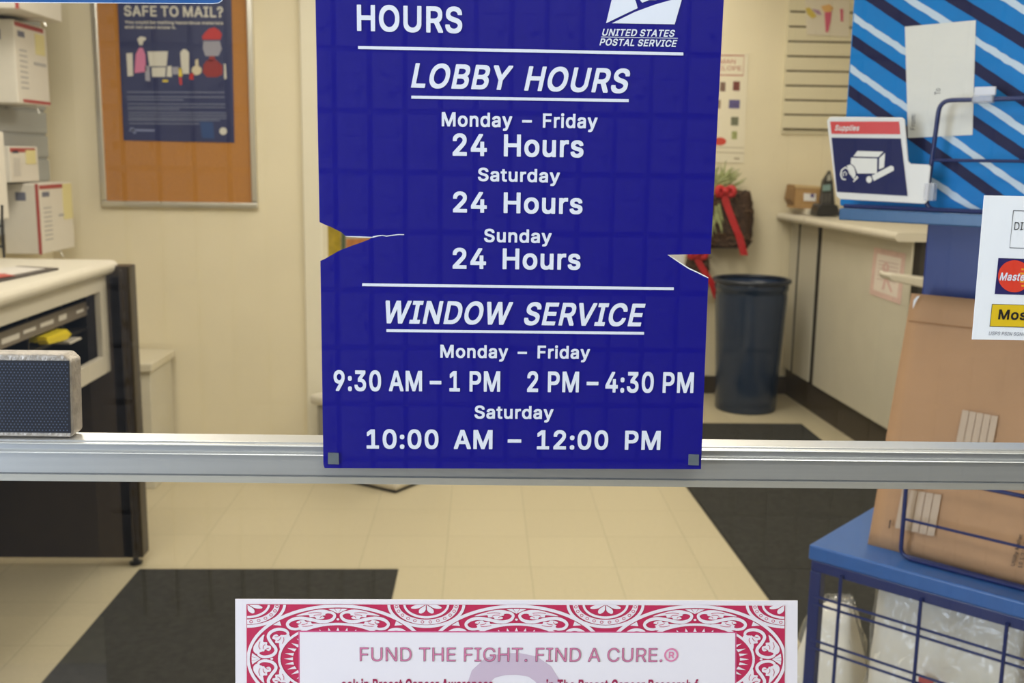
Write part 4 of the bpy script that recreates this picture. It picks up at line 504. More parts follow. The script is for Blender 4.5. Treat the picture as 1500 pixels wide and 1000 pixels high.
# bare white core along the tears
q = P0(0.0009)
for pts_, ws_ in (([(546, 347), (553, 345.5), (560, 344.6), (566, 345.8), (574, 344.6), (584, 343.4), (592, 343.6)], [2.0, 1.6, 1.0, 1.4, 1.2, 1.4, 1.2]),
                  ([(978, 373), (986, 378), (995, 384), (1009, 393), (1022, 399), (1032, 404), (1037.6, 407)], [0.4, 1.2, 1.6, 1.8, 1.6, 1.8, 0.8]),
                  ([(506, 346), (525, 346.8), (546, 347.5)], [0.6, 1.6, 1.0])):
    rim = MB()
    for poly in ribbon2(pts_, ws_): rim.face([q(p) for p in poly])
    rim.build('torn_edge', paper_m, sg)
LY = 0.0008
SIGN_TEXT = [  # text, left x, left baseline, right x, right baseline, capital height, bold, italic, word space
    ('HOURS', 523, 45.2, 677, 48.6, 38.5, 0.026, 0, 1),
    ('LOBBY HOURS', 602, 128.2, 922, 136.6, 36, 0.024, 0.22, 1.6),
    ('Monday – Friday', 647, 185, 875, 188, 21, 0.03, 0, 1.9),
    ('24 Hours', 663, 228, 854.5, 230.5, 32.5, 0.026, 0, 1.7),
    ('Saturday', 700, 265, 820, 267.5, 19.5, 0.03, 0, 1),
    ('24 Hours', 663.5, 311, 853, 313.5, 30.5, 0.028, 0, 1.7),
    ('Sunday', 709, 354.4, 808, 356, 19.5, 0.03, 0, 1),
    ('24 Hours', 663, 393.5, 850, 395, 30.5, 0.028, 0, 1.7),
    ('WINDOW SERVICE', 565, 473.4, 944.5, 478, 33.5, 0.024, 0.22, 1.7),
    ('Monday – Friday', 645, 523.7, 864, 525.5, 19.0, 0.03, 0, 1.9),
    ('9:30 AM – 1 PM', 489, 572.4, 732.5, 573.6, 30.2, 0.03, 0, 1.0),
    ('2 PM – 4:30 PM', 772, 574, 1015.5, 575.4, 30.4, 0.03, 0, 1.0),
    ('Saturday', 695, 612.8, 810.5, 613.6, 19, 0.03, 0, 1),
    ('10:00 AM – 12:00 PM', 537, 656.8, 967, 658.8, 28.2, 0.03, 0, 1.9)]
for tx, x0, y0, x1, y1, cp, bo, it, wd in SIGN_TEXT:
    mb = MB(); letters(mb, tx, at(x0, y0, y=LY), at(x1, y1, y=LY), up_at(x0, y0, cp, LY), bo, it, wd)
    mb.build('lettering', sign_white, sg)
for (x0, y0, x1, y1, th) in ((524.5, 69.5, 1001, 79, 4.6), (602.5, 142.2, 921, 147.3, 4.4), (530.5, 416.8, 987, 422.8, 4.2), (566, 484, 943.5, 488, 4)):
    MB().face([at(x0, y0 - th / 2, y=LY), at(x1, y1 - th / 2, y=LY), at(x1, y1 + th / 2, y=LY), at(x0, y0 + th / 2, y=LY)]).build('rule_line', sign_white, sg)
lg = MB(); q = P0(LY)
lg.face([q(p) for p in [(887.8, 34), (896, -0.5), (905, -38), (1010, -38), (1004, -16), (961, 0), (951, 0), (941, 4), (938, 1), (936.5, -6), (930, -4), (926, -12), (932, 4), (934, 12), (918, 19.5)]])
lg.face([q(p) for p in [(896.3, 34), (988.3, 35.6), (999.5, -3), (983, 0), (960, 6.5), (930, 17.5)]])
lg.build('emblem', sign_white, sg)
for tx, x0, y0, x1, y1, cp in (('UNITED STATES', 882, 52.2, 988.5, 54.0, 10.2), ('POSTAL SERVICE', 878, 66.4, 992, 68.8, 10.2)):
    mb = MB(); letters(mb, tx, at(x0, y0, y=LY), at(x1, y1, y=LY), up_at(x0, y0, cp, LY), 0.02, 0.25); mb.build('lettering', sign_white, sg)
MB().face([q(p) for p in [(880.5, 53.6), (993, 55.6), (993, 56.5), (880.5, 54.5)]]).build('rule_line', sign_white, sg)
tape_m = M('grey_tape', S(100, 108, 112), 0.4, var=0.1, vscale=200)
for quad in ([(480.5, 663), (496, 663.5), (496.5, 680), (480.5, 679.5)], [(1009, 665.5), (1024, 666), (1023.5, 681.5), (1008.5, 681)]):
    MB().prism([at(x, y, y=0.0004) for x, y in quad], (0, 0.0008, 0)).build('tape_square', tape_m, sg)

# --- pink and white stamp poster
px_m = M('crimson_print', S(196, 34, 84), 0.6)
poster_w = M('poster_white', S(238, 232, 238), 0.55)
ps = thing('charity_poster', 'white poster with crimson scrollwork border stuck low on the glass', 'poster', at(757, 990, y=0.0016))
PB = 1480
MB().prism([at(x, y, y=0.0014) for x, y in [(344.5, 877.3), (1168.5, 879.6), (1166, PB), (346, PB)]], (0, 0.0005, 0)).build('sheet', poster_w, ps)
q = P0(0.0012)
MB().face([q(p) for p in [(361, 884.6), (1150, 886.8), (1147, PB - 30), (363, PB - 30)]]).build('border', px_m, ps)
orn = MB(); q = P0(0.0010); _k = [0]
def op(poly):
    c = clip2(poly, 362, 885.6, 1149, PB - 32)
    if len(c) >= 3:
        _k[0] += 1; d = (_k[0] % 60) * 2.0e-6
        try: orn.face([q(p) + Vector((0, -d, 0)) for p in c])
        except ValueError: pass
def ring(cx, cy, rx, ry, w, n=72, a0=0, a1=360):
    pts = [(cx + rx * math.cos(math.radians(a0 + (a1 - a0) * i / n)), cy + ry * math.sin(math.radians(a0 + (a1 - a0) * i / n))) for i in range(n + 1)]
    for r in ribbon2(pts, w): op(r)
def smooth(p, n=4):
    o = []
    for i in range(len(p) - 1):
        a, b, c, d = p[max(i - 1, 0)], p[i], p[i + 1], p[min(i + 2, len(p) - 1)]
        for k in range(n):
            t = k / n
            o.append(tuple(0.5 * (2 * b[j] + (c[j] - a[j]) * t + (2 * a[j] - 5 * b[j] + 4 * c[j] - d[j]) * t * t + (3 * b[j] - a[j] - 3 * c[j] + d[j]) * t ** 3) for j in (0, 1)))
    return o + [p[-1]]
VINE = smooth([(.23, .60), (.19, .72), (.11, .70), (.055, .50), (.10, .24), (.22, .12), (.36, .18), (.50, .44), (.64, .70), (.78, .76), (.90, .64), (.945, .38), (.89, .18), (.81, .16), (.77, .28)])
LEAF = smooth([(.13, .80), (.20, .92), (.32, .97), (.46, .94), (.66, .90), (.54, .78), (.47, .72), (.48, .58), (.40, .52), (.39, .38), (.30, .32), (.24, .38), (.27, .52), (.21, .54), (.23, .66), (.15, .72)], 3)
VEINS = [smooth([(.26, .70), (.34, .80), (.46, .84)]), smooth([(.28, .60), (.36, .64), (.41, .60)]), smooth([(.27, .50), (.31, .46), (.32, .40)])]
veins = []
def oval(cx, cy):
    RX, RY, rx, ry = 131.5, 77.5, 86, 51
    ring(cx, cy, RX, RY, 4.6); ring(cx, cy, rx, ry, 3.6)
    def pt(s, t, k, mir):
        # s along one eighth of the oval, t from the inner ring (0) to the outer (1)
        if mir: s = 1 - s
        a = math.radians(k * 45 + s * 45)
        ex, ey = rx + 2 + (RX - rx - 5) * t, ry + 2 + (RY - ry - 5) * t
        return (cx + ex * math.cos(a), cy + ey * math.sin(a))
    for k in range(8):
        mir = k % 2 == 1
        # S-shaped vine with a curl at both ends, a lobed leaf on either side of it
        w = [2.2 + 2.6 * math.sin(math.pi * i / (len(VINE) - 1)) ** 0.6 for i in range(len(VINE))]
        for r in ribbon2([pt(s, t, k, mir) for s, t in VINE], w): op(r)
        for leaf in (LEAF, [(1 - s, 0.88 - t) for s, t in LEAF]): op([pt(s, t, k, mir) for s, t in leaf])
        for vein in VEINS:
            for v_ in (vein, [(1 - s, 0.88 - t) for s, t in vein]):
                for r in ribbon2([pt(s, t, k, mir) for s, t in v_], 0.8):
                    c = clip2(r, 362, 885.6, 1149, 1100)
                    if len(c) >= 3: veins.append(c)
        if k % 2 == 0: op([pt(1.0, 0.72, k, False), pt(0.93, 0.98, k, False), pt(1.07, 0.98, k, False)])
        # little fan and dot where the units meet
        if k % 2 == 0:
            for j in (-1, 0, 1):
                op([pt(0.0, 0.62, k, False), pt(j * 0.10 - 0.045, 0.95, k, False), pt(j * 0.10 + 0.045, 0.95, k, False)])
            c = pt(0.0, 0.22, k, False)
            op(disc2(c[0], c[1], 2.2, 1.6, 10))
    # sunburst inside the inner ring
    for k in range(36):
        a = math.radians(k * 10)
        b0, b1 = a - 0.06, a + 0.06
        op([(cx + 66 * math.cos(b0), cy + 37 * math.sin(b0)), (cx + 79 * math.cos(a), cy + 46 * math.sin(a)), (cx + 66 * math.cos(b1), cy + 37 * math.sin(b1))])
def medallion(cx, cy):
    ring(cx, cy, 55, 32.5, 4.2, 60); ring(cx, cy, 44, 26, 7.4, 60); ring(cx, cy, 32, 19, 3.4, 60)
    for k in range(8):
        a = math.radians(k * 45 + 22.5); p = []
        for i in range(13):
            t = i / 12; rr = 24 * t; half = 0.32 * math.sin(math.pi * min(1, t * 0.86 + 0.08))
            p.append((rr, half))
        poly = [(cx + r_ * math.cos(a + h_), cy + r_ * 0.6 * math.sin(a + h_)) for r_, h_ in p] + [(cx + r_ * math.cos(a - h_), cy + r_ * 0.6 * math.sin(a - h_)) for r_, h_ in reversed(p)]
        op(poly)
rows = [(884.5 + 159 * j) for j in range(5)]
for j, yy in enumerate(rows):
    for i in range(4):
        if j == 0 or i in (0, 3): medallion(362 + i * 262.5, yy + 0.3 * i)
for j in range(4):
    for i in range(3):
        if j == 0 or i in (0, 2): oval(495 + i * 261.5, 964.5 + 159 * j + 0.4 * i)
orn.build('scrollwork', poster_w, ps)
dots = MB(); q2 = P0(0.00084)
for c in veins: dots.face([q2(p) for p in c])
for j, yy in enumerate(rows[:3]):
    for i in range(4):
        for a in range(0, 360, 15):
            x, y = 362 + i * 262.5 + 44 * math.cos(math.radians(a + 7.5)), yy + 0.3 * i + 26 * math.sin(math.radians(a + 7.5))
            if 364 < x < 1147 and y > 887 and (j == 0 or i in (0, 3)):
                for r in ribbon2(disc2(x, y, 2.2, 1.8, 10) + disc2(x, y, 2.2, 1.8, 10)[:1], 0.8): dots.face([q2(p) for p in r])
dots.build('dot_pattern', px_m, ps)
MB().face([at(x, y, y=0.00088) for x, y in [(437, 923.4), (1079, 925.2), (1076, PB - 60), (439, PB - 60)]]).build('panel_outline', M('pink_line', S(214, 90, 140), 0.6), ps)
MB().face([at(x, y, y=0.00076) for x, y in [(439, 925.4), (1077, 927), (1074, PB - 62), (441, PB - 62)]]).build('panel', poster_w, ps)
rb = MB(); q = P0(0.00066)
pth = [(690, 1030), (690, 1003), (697, 985), (712, 973), (735, 967.5), (760, 967), (785, 971), (803, 982), (815, 998), (818, 1030)]
for r in ribbon2([(x + (752 - x) * 0.14, y + 5) for x, y in pth], 32): rb.face([q(p) for p in r])
rb.build('ribbon_print', M('mauve_print', S(206, 186, 204), 0.6), ps)
q = 0.00052
mb = MB(); letters(mb, 'FUND THE FIGHT. FIND A CURE.', at(527, 968, y=q), at(970, 969, y=q), up_at(527, 968, 20, q), 0.004, 0, 1.0)
letters(mb, '®', at(972.5, 969, y=q), at(993, 969, y=q), up_at(975, 968, 20, q), 0.004, full=True)
mb.build('lettering', M('pink_letter', S(226, 132, 172), 0.6), ps)
mb = MB(); letters(mb, 'FUND THE FIGHT. FIND A CURE.', at(527, 968, y=q - .0001), at(970, 969, y=q - .0001), up_at(527, 968, 20, q), 0.004, 0, 1.0, outline=0.0045)
for v in mb.bm.verts: v.co.y = q - .0001
mb.build('lettering_outline', M('rose_letter', S(184, 52, 112), 0.6), ps)
ltr = M('magenta_letter', S(160, 20, 78), 0.6)
for tx, x0, x1, y in (('ook in Breast Cancer Awareness', 500, 722, 1012), ('in The Breast Cancer Research f', 800, 1022, 1013)):
    mb = MB(); letters(mb, tx, at(x0, y, y=q), at(x1, y, y=q), up_at(x0, y, 18, q), 0.02); mb.build('lettering', ltr, ps)

# --- white payment card sign at the right edge
cs = thing('card_sign', 'white sign listing payment cards at the right edge of the glass', 'sign', at(1520, 390, y=0.0014))
MB().prism([at(x, y, y=0.0012) for x, y in [(1442, 286), (1640, 290), (1612, 500), (1424, 497)]], (0, 0.0005, 0)).build('sheet', M('sign_paper', S(240, 242, 246), 0.45), cs)
q = P0(0.0010)
def cq(mb, pts): mb.face([q(p) for p in pts])
mb = MB()
for r in ribbon2([(1484.5, 308.3), (1479, 362.8), (1595, 366), (1602, 312), (1484.5, 308.3)], 0.9): cq(mb, r)
mb.build('card_frame', M('thin_black_line', S(60, 60, 64), 0.6), cs)
mb = MB(); letters(mb, 'DISCOVER', at(1485.5, 336.5, y=0.0009), at(1550, 338, y=0.0009), up_at(1490, 337, 11.5, 0.0009), 0.004); mb.build('lettering', M('ink_black', S(20, 18, 22), 0.6), cs)
mb = MB(); cq(mb, [(1462.5, 377.8), (1580, 381), (1573, 434), (1457, 430.5)]); mb.build('card_logo_field', M('card_navy', S(34, 28, 92), 0.5), cs)
q = P0(0.00085); mb = MB(); cq(mb, disc2(1486, 404.5, 24, 23.5, 40)); mb.build('red_disc', M('card_red', S(222, 62, 40), 0.5), cs)
q = P0(0.00080); mb = MB(); cq(mb, disc2(1528, 406, 24, 23.5, 40))
mb.build('orange_disc', M('card_orange', S(240, 160, 40), 0.5), cs)
mb = MB()
for k in range(5): cq(mb, [(1496 - (k % 2) * 2, 393 + k * 6.0), (1512, 393.4 + k * 6.0), (1512, 396 + k * 6.0), (1496 - (k % 2) * 2, 395.6 + k * 6.0)])
mb.build('orange_stripes', MATS['card_orange'], cs)
mb = MB(); letters(mb, 'MasterCard', at(1464, 410.5, y=0.0006), at(1536, 412.2, y=0.0006), up_at(1464, 410, 11.5, 0.0006), 0.028, 0.2); mb.build('lettering', sign_white, cs)
q = P0(0.0010); mb = MB(); cq(mb, [(1453, 445), (1604, 449), (1598, 482), (1449.5, 478.3)]); mb.build('card_frame', M('thin_black_line', S(60, 60, 64)), cs)
q = P0(0.0009); mb = MB(); cq(mb, [(1453.8, 445.8), (1603, 449.8), (1597, 481), (1450.4, 477.4)]); mb.build('yellow_field', M('card_yellow', S(226, 190, 24), 0.5), cs)
mb = MB(); letters(mb, 'Most', at(1462, 467.5, y=0.0007), at(1511, 469, y=0.0007), up_at(1462, 467, 14.5, 0.0007), 0.02, 0.03); mb.build('lettering', MATS['ink_black'], cs)
mb = MB(); letters(mb, 'USPS PSIN SGN43', at(1448.5, 490.5, y=0.0009), at(1506, 492, y=0.0009), up_at(1448, 490, 5.2, 0.0009), 0.0, 0.15); mb.build('lettering', M('fine_print_grey', S(120, 122, 134)), cs)

# --- bottom edge of a blue decal at the top left
MB().prism([at(x, y, y=0.0010) for x, y in [(-60, 2.6), (312, 4.8), (320, 3.8), (324.5, 1), (326, -4), (326, -170), (-60, -170)]], (0, 0.0005, 0)).build('door_decal', M('decal_blue', S(16, 84, 152), 0.4))
tag(bpy.data.objects['door_decal'], 'blue decal with rounded corner at the top left of the glass', 'decal')
mb = MB()
for r in ribbon2([(-60, 3.0), (312, 5.2), (320, 4.2), (325, 1.2), (326.6, -4), (326.6, -170)], 1.0): mb.face([at(p[0], p[1], y=0.0008) for p in r])
mb.build('decal_rim', sign_white, None); o = bpy.data.objects['decal_rim']; o.parent = bpy.data.objects['door_decal']

# --- aluminium rail across the glass
ra, rb_ = at(-260, 628.5, y=0.012), at(1760, 656.6, y=0.012)
za, zb = ra.z, rb_.z
rl = thing('door_rail', 'silver aluminium rail running across the glass door below the hours sign', 'rail', (0, 0.02, (za + zb) / 2))
def rail_part(name, prof, mat, bevel=0.0):
    """prof: closed list of (depth y, height below the rail's top edge)"""
    mb = MB()
    mb.prism([(-0.62, y, za - h + (za - zb) * 0.12) for y, h in prof], (1.24 + 0.06, 0, zb - za - 0.0))
    return mb.build(name, mat, rl, bevel=bevel, seg=2)
hh = (at(700, 640, y=0.012) - at(700, 715, y=0.012)).z
k = hh / 75.0
rail_part('rail_body', [(0.026, 9.5 * k), (0.0125, 9.5 * k), (0.0115, 10.0 * k), (0.0115, 11.4 * k), (0.0092, 12.4 * k), (0.0088, 13.6 * k), (0.0096, 14.6 * k), (0.0115, 15.0 * k), (0.0115, 23.4 * k), (0.0085, 25.0 * k), (0.0082, 26.2 * k), (0.0095, 27.2 * k), (0.0105, 28.2 * k), (0.0105, 56 * k), (0.0125, 57 * k), (0.0125, 58.2 * k), (0.0105, 59 * k), (0.0110, 69 * k), (0.015, 72 * k), (0.026, 72 * k)], alu_m)

# --- metal box with textured dark face on the rail at the left edge
pd = thing('push_pad', 'grey metal latch box with dark dimpled face at the left end of the rail', 'latch', at(30, 580, y=0.02))
scuff_m = M('scuffed_grey_metal', S(180, 170, 158), 0.45, metal=0.35, var=0.25, vscale=120, bump=0.2, bscale=300)
PY = 0.0125
oc = [(-140, 517.5), (93, 519.8), (104, 530), (107, 636), (103, 640.5), (-140, 637)]
MB().prism([at(x, y, y=PY) for x, y in oc], (0, 0.014, 0)).build('housing', scuff_m, pd, bevel=0.0012)
MB().prism([at(x, y, y=PY - 0.0005) for x, y in [(-140, 526.5), (101, 528.5), (103.5, 634), (-140, 631.5)]], (0, 0.0016, 0)).build('face_plate', M('black_mesh_face', S(20, 20, 30), 0.4), pd)
dm = MB()
for r in range(24):
    for c in range(46):
        x = -136 + c * 5.15 + (r % 2) * 2.57; y = 532.5 + r * 4.2 + x * 0.01
        if x > 99: continue
        p = at(x, y, y=PY - 0.0007); e = 0.00042
        dm.prism([p + Vector((-e, 0, 0)), p + Vector((0, 0, e)), p + Vector((e, 0, 0)), p + Vector((0, 0, -e))], (0, 0.0006, 0))
dm.build('dimple_pattern', M('dimple_blue_grey', S(98, 108, 132), 0.35, metal=0.5), pd)

# ------------------------------------------------------------------ left side: writing desk
dk = thing('writing_desk', 'cream lobby writing desk on dark end panel with form slots, under the mailing boxes', 'desk', (-1.55, 2.4, 0))
DX = -1.255; DY0, DY1 = 0.95, 2.995
top = MB()
prof = []
for i in range(9):
    a = math.radians(-90 + 180 * i / 8); prof.append((DX + 0.010 + 0.022 * math.cos(a), 1.058 + 0.022 * math.sin(a)))
prof += [(-1.885, 1.080), (-1.885, 1.036)]
top.prism([(x, DY0, z) for x, z in prof], (0, DY1 + 0.02 - DY0, 0))
top.build('top', white_m, dk, bevel=0.004)
hd = MB()
RZ0, RZ1, RY0, RY1 = 0.765, 0.983, 1.05, 2.925
hd.box((DX - 0.02, DY0, 0.705), (DX, DY1, RZ0)); hd.box((DX - 0.02, DY0, RZ1), (DX, DY1, 1.036))
hd.box((DX - 0.02, RY1, RZ0), (DX, DY1, RZ1)); hd.box((DX - 0.02, DY0, RZ0), (DX, RY0, RZ1))
hd.build('front_panel', white_m, dk, bevel=0.0015)
inn = MB()
inn.box((DX - 0.42, DY0, 0.70), (DX - 0.02, DY1 - 0.05, 0.72)); inn.box((DX - 0.42, DY0, 0.72), (DX - 0.40, DY1 - 0.05, 1.03))
inn.box((DX - 0.40, RY1 + 0.005, 0.72), (DX - 0.02, RY1 + 0.02, 1.03)); inn.box((DX - 0.40, DY0, 1.01), (DX - 0.02, DY1 - 0.05, 1.035))
inn.box((DX - 0.36, RY0, 0.855), (DX - 0.05, RY1, 0.865))
inn.build('form_recess', M('recess_black', S(34, 30, 26), 0.5), dk)
MB().box((DX - 0.056, RY0, 0.905), (DX - 0.045, RY1, 0.952)).build('slot_lip', M('lip_taupe', S(120, 110, 98), 0.4), dk, bevel=0.002)
for y in (1.3, 1.6, 1.9, 2.2, 2.5, 2.75):
    MB().box((DX - 0.36, y, 0.865), (DX - 0.06, y + 0.008, 1.0)).build('divider', MATS['recess_black'], dk)
slip_m = M('label_slip', S(214, 208, 198), 0.5)
for (xa, xb, yy, hgt) in ((2, 28, 496, 8), (34, 52, 483.5, 5), (59, 78, 473.5, 6), (86, 97, 464.5, 8), (112, 122, 455.5, 4), (128, 141, 448.5, 4)):
    X = DX - 0.0445
    MB().prism([at(xa, yy + (xb - xa) * 0.18 - hgt / 2 - 0, x=X), at(xb, yy - (xb - xa) * 0.18 - hgt / 2, x=X), at(xb, yy - (xb - xa) * 0.18 + hgt / 2, x=X), at(xa, yy + (xb - xa) * 0.18 + hgt / 2, x=X)], (0.001, 0, 0)).build('label_slip', slip_m, dk)
ep = MB(); ep.box((-1.88, 2.985, 0.035), (-1.205, 3.03, 1.03)); ep.build('end_panel', dark_m, dk, bevel=0.003)
pl = MB(); pl.box((-1.248, 2.985, 0.035), (-1.178, 3.055, 1.062)); pl.box((-1.212, 2.978, 0.04), (-1.198, 2.986, 1.05)); pl.build('corner_post', M('dark_post', S(48, 40, 32), 0.35), dk, bevel=0.004)
MB().box((-1.88, 0.98, 0.035), (-1.205, 1.03, 1.03)).build('end_panel', dark_m, dk, bevel=0.003)
for yy in (3.02, 1.0): MB().lathe((-1.215, yy, 0), [(0.022, 0), (0.024, 0.008), (0.010, 0.012), (0.010, 0.036)], 16).build('foot', black_m, dk)
# leaflets and a yellow pad
lf = thing('leaflet_stack', 'white and red printed leaflets with dark edges lying on the desk top', 'leaflets', (-1.45, 2.4, 1.081))
pts = [at(x, y, z=1.081) for x, y in [(-70, 408), (28, 392), (86, 395), (-70, 428)]]
MB().prism(pts, (0, 0, 0.006)).build('leaflet', M('leaflet_dark', S(70, 62, 58), 0.4), lf)
pts = [at(x, y, z=1.0872) for x, y in [(-70, 404), (20, 391), (66, 394), (-70, 420)]]
MB().prism(pts, (0, 0, 0.002)).build('leaflet', M('leaflet_white', S(206, 200, 192), 0.4), lf)
pts = [at(x, y, z=1.0894) for x, y in [(-60, 404), (6, 401), (22, 404), (-60, 414)]]
MB().prism(pts, (0, 0, 0.0015)).build('leaflet', M('leaflet_red', S(176, 70, 58), 0.4), lf)
yp = thing('form_pad', 'bright yellow form pad in the desk slot', 'pad', at(85, 492, x=DX - 0.03))
yel = M('yellow_paper', S(236, 214, 30), 0.5)
a_, b_, c_, d_ = [at(x, y, x=DX - 0.03) for x, y in [(68, 494), (97, 482), (105, 489), (70, 503)]]
MB().prism([a_, b_, c_, d_], (-0.10, 0, 0.004)).build('pad', yel, yp)
MB().prism([at(x, y, x=DX - 0.027) for x, y in [(68, 498), (100, 488), (104, 490), (99, 497), (72, 504)]], (-0.03, 0, -0.002)).build('top_sheet', M('yellow_sheet', S(222, 200, 36), 0.5), yp)
ws = MB().prism([at(x, y, x=DX - 0.03) for x, y in [(101, 501), (118, 493.5), (120, 496), (103, 504)]], (-0.08, 0, 0.0)).build('form_slip', slip_m)
tag(ws, 'small white form slip beside the yellow pad in the desk slot', 'form')

# low cabinet behind the desk and low stand half hidden by the hours sign
cb = thing('low_cabinet', 'low beige cabinet against the wall behind the desk post', 'cabinet', (-1.6, 4.0, 0))
MB().box((-1.88, 3.86, 0.0), (-1.405, 4.17, 0.52)).build('body', beige_m, cb, bevel=0.004)
MB().box((-1.89, 3.84, 0.52), (-1.39, 4.18, 0.558)).build('top', M('cabinet_top', S(206, 198, 176), 0.4), cb, bevel=0.006)
K = Vector((-0.359, 3.80, 0)); e1 = Vector((-0.83, 0.557, 0)); e2 = Vector((0.557, 0.83, 0))
st = thing('display_stand', 'low grey stand with cream top and plinth, mostly behind the hours sign', 'stand', K)
MB().obox(K + (e1 + e2) * 0.02 + Vector((0, 0, 0.05)), e1 * 0.45, e2 * 0.36, (0, 0, 0.28)).build('body', greyp_m, st, bevel=0.01)
MB().obox(K + Vector((0, 0, 0.33)), e1 * 0.50, e2 * 0.40, (0, 0, 0.045)).build('top', white_m, st, bevel=0.018)
MB().obox(K + Vector((0, 0, 0.012)), e1 * 0.50, e2 * 0.40, (0, 0, 0.042)).build('plinth', white_m, st, bevel=0.018)
MB().obox(K + (e1 + e2) * 0.012, e1 * 0.476, e2 * 0.376, (0, 0, 0.014)).build('base_shadow', black_m, st)  # black slab stands in for the dark shadow under the plinth

# grey slat panel and mailing boxes on the left wall
sp = MB(); sp.box((XL + 0.002, 1.6, 1.10), (XL + 0.016, 4.165, 2.6))
for i in range(15): sp.box((XL + 0.016, 1.6, 1.11 + i * 0.1), (XL + 0.024, 4.165, 1.11 + i * 0.1 + 0.088))
tag(sp.build('slat_panel', M('grey_slatwall', S(172, 174, 172), 0.6), bevel=0.002), 'grey slotted display panel holding mailing boxes on the left wall', 'display panel')
boxw = M('box_white', S(220, 214, 202), 0.5, var=0.02); boxr = M('box_red', S(172, 78, 72), 0.5); boxg = M('box_print_grey', S(176, 174, 172), 0.6)
boxy = M('box_yellow', S(224, 214, 156), 0.5); boxb = M('box_print_blue', S(110, 112, 128), 0.6)
def mailing_box(label, xf, y0, y1, z0, z1, yellow=None, stripe='tb', hook=True, plain=False):
    t = thing('mailing_box', label, 'box', ((xf + XL) / 2, (y0 + y1) / 2, z0), 'white mailing boxes on the grey panel')
    MB().box((XL + 0.026, y0, z0), (xf, y1, z1)).build('carton', boxw, t, bevel=0.004)
    e = 0.0012; d = y1 - y0; h = z1 - z0
    if 't' in stripe: MB().box((xf, y0 + d * 0.03, z1 - 0.022), (xf + e, y1 - d * 0.1, z1 - 0.006)).build('red_band', boxr, t)
    if 'b' in stripe: MB().box((xf, y0 + d * 0.15, z0 + 0.006), (xf + e, y1, z0 + 0.018)).build('red_band', boxr, t)
    if 'v' in stripe: MB().box((xf - 0.012, y0 - e, z0), (xf + 0.001, y0, z1)).build('red_band', boxr, t)
    g = MB()
    if not plain:
        for k in range(8): g.box((xf, y0 + d * 0.12, z1 - h * (0.36 + 0.065 * k)), (xf + e, y0 + d * (0.34 + 0.08 * ((k * 3) % 3)), z1 - h * (0.34 + 0.065 * k)))
        g.build('text_print', boxg, t); g = MB()
        g.box((xf, y0 + d * 0.55, z0 + h * 0.50), (xf + e, y0 + d * 0.93, z0 + h * 0.54))
        g.build('text_print', boxg, t)
        MB().box((xf, y0 + d * 0.10, z1 - h * 0.19), (xf + e, y0 + d * 0.30, z1 - h * 0.12)).build('mail_mark', boxb, t)
        MB().box((xf - 0.09, y0 - e, z1 - h * 0.24), (xf - 0.05, y0, z1 - h * 0.12)).build('mail_mark', boxb, t)
    else: g.bm.free()
    if yellow: MB().box((xf, y0 + d * yellow[0], z1 - h * yellow[2]), (xf + e * 1.4, y0 + d * yellow[1], z1 - h * yellow[3])).build('yellow_patch', boxy, t)
    if hook:
        MB().tube([(XL + 0.028, (y0 + y1) / 2 + 0.06, z0 - 0.004), (xf - 0.02, (y0 + y1) / 2 + 0.06, z0 - 0.006), (xf - 0.01, (y0 + y1) / 2 + 0.06, z0 - 0.03)], 0.004).build('hook', chrome_m, t)
    return t
mailing_box('large white mailing box with red edges and yellow flash, level with the cork board poster', -1.75, 3.555, 3.85, 1.612, 1.917, (0.62, 0.92, 0.36, 0.10))
mailing_box('white mailing box at the top left corner, highest on the grey panel', -1.66, 3.40, 3.79, 1.935, 2.22, None, 'v')
mailing_box('small flat white mailing box with pale yellow spot, hanging between two larger boxes', -1.80, 3.56, 3.82, 1.315, 1.452, (0.55, 0.9, 0.5, 0.1), 't', False)
mailing_box('white mailing box with red corner line and yellow strip just above the desk', -1.75, 3.68, 4.02, 1.03, 1.308, (0.70, 0.98, 0.55, 0.02), 'tv')
mailing_box('plain white carton at the left edge of the picture', -1.66, 3.04, 3.21, 1.20, 1.50, None, '', False, True)
wr = thing('wire_stand', 'small black wire stand on the far end of the writing desk', 'stand', (-1.60, 2.85, 1.08))
for (nm, pl_) in (('upright', [(3, 300), (3, 340), (6, 377)]), ('upright', [(-30, 300), (-30, 377)])):
    MB().tube([at(x, y, y=2.86) for x, y in pl_], 0.004).build(nm, black_m, wr)
for yy in (330, 360):
    MB().tube([at(-30, yy, y=2.86), at(5, yy + 1, y=2.86)], 0.0035).build('rung', black_m, wr)

# bulletin board and its poster
bb = thing('bulletin_board', 'cork bulletin board in silver frame on the cream wall', 'bulletin board', (-1.33, YM, 1.2))
BX0, BX1, BZ0, BZ1 = -1.688, -0.998, 1.196, 2.14
MB().box((BX0 + 0.02, YM - 0.012, BZ0 + 0.02), (BX1 - 0.02, YM, BZ1 - 0.02)).build('cork', M('cork_brown', S(178, 122, 58), 0.85, var=0.12, vscale=160, bump=0.15, bscale=300), bb)
FW = 0.027
for lo, hi in (((BX0, BZ0), (BX1, BZ0 + FW)), ((BX0, BZ1 - FW), (BX1, BZ1)), ((BX0, BZ0 + FW), (BX0 + FW, BZ1 - FW)), ((BX1 - FW, BZ0 + FW), (BX1, BZ1 - FW))):
    MB().box((lo[0], YM - 0.024, lo[1]), (hi[0], YM, hi[1])).build('frame_rail', chrome_m, bb, bevel=0.007)
YP = YM - 0.0145
po = thing('safety_poster', 'navy mailing safety poster pinned on the cork board', 'poster', at(262, 120, y=YP))
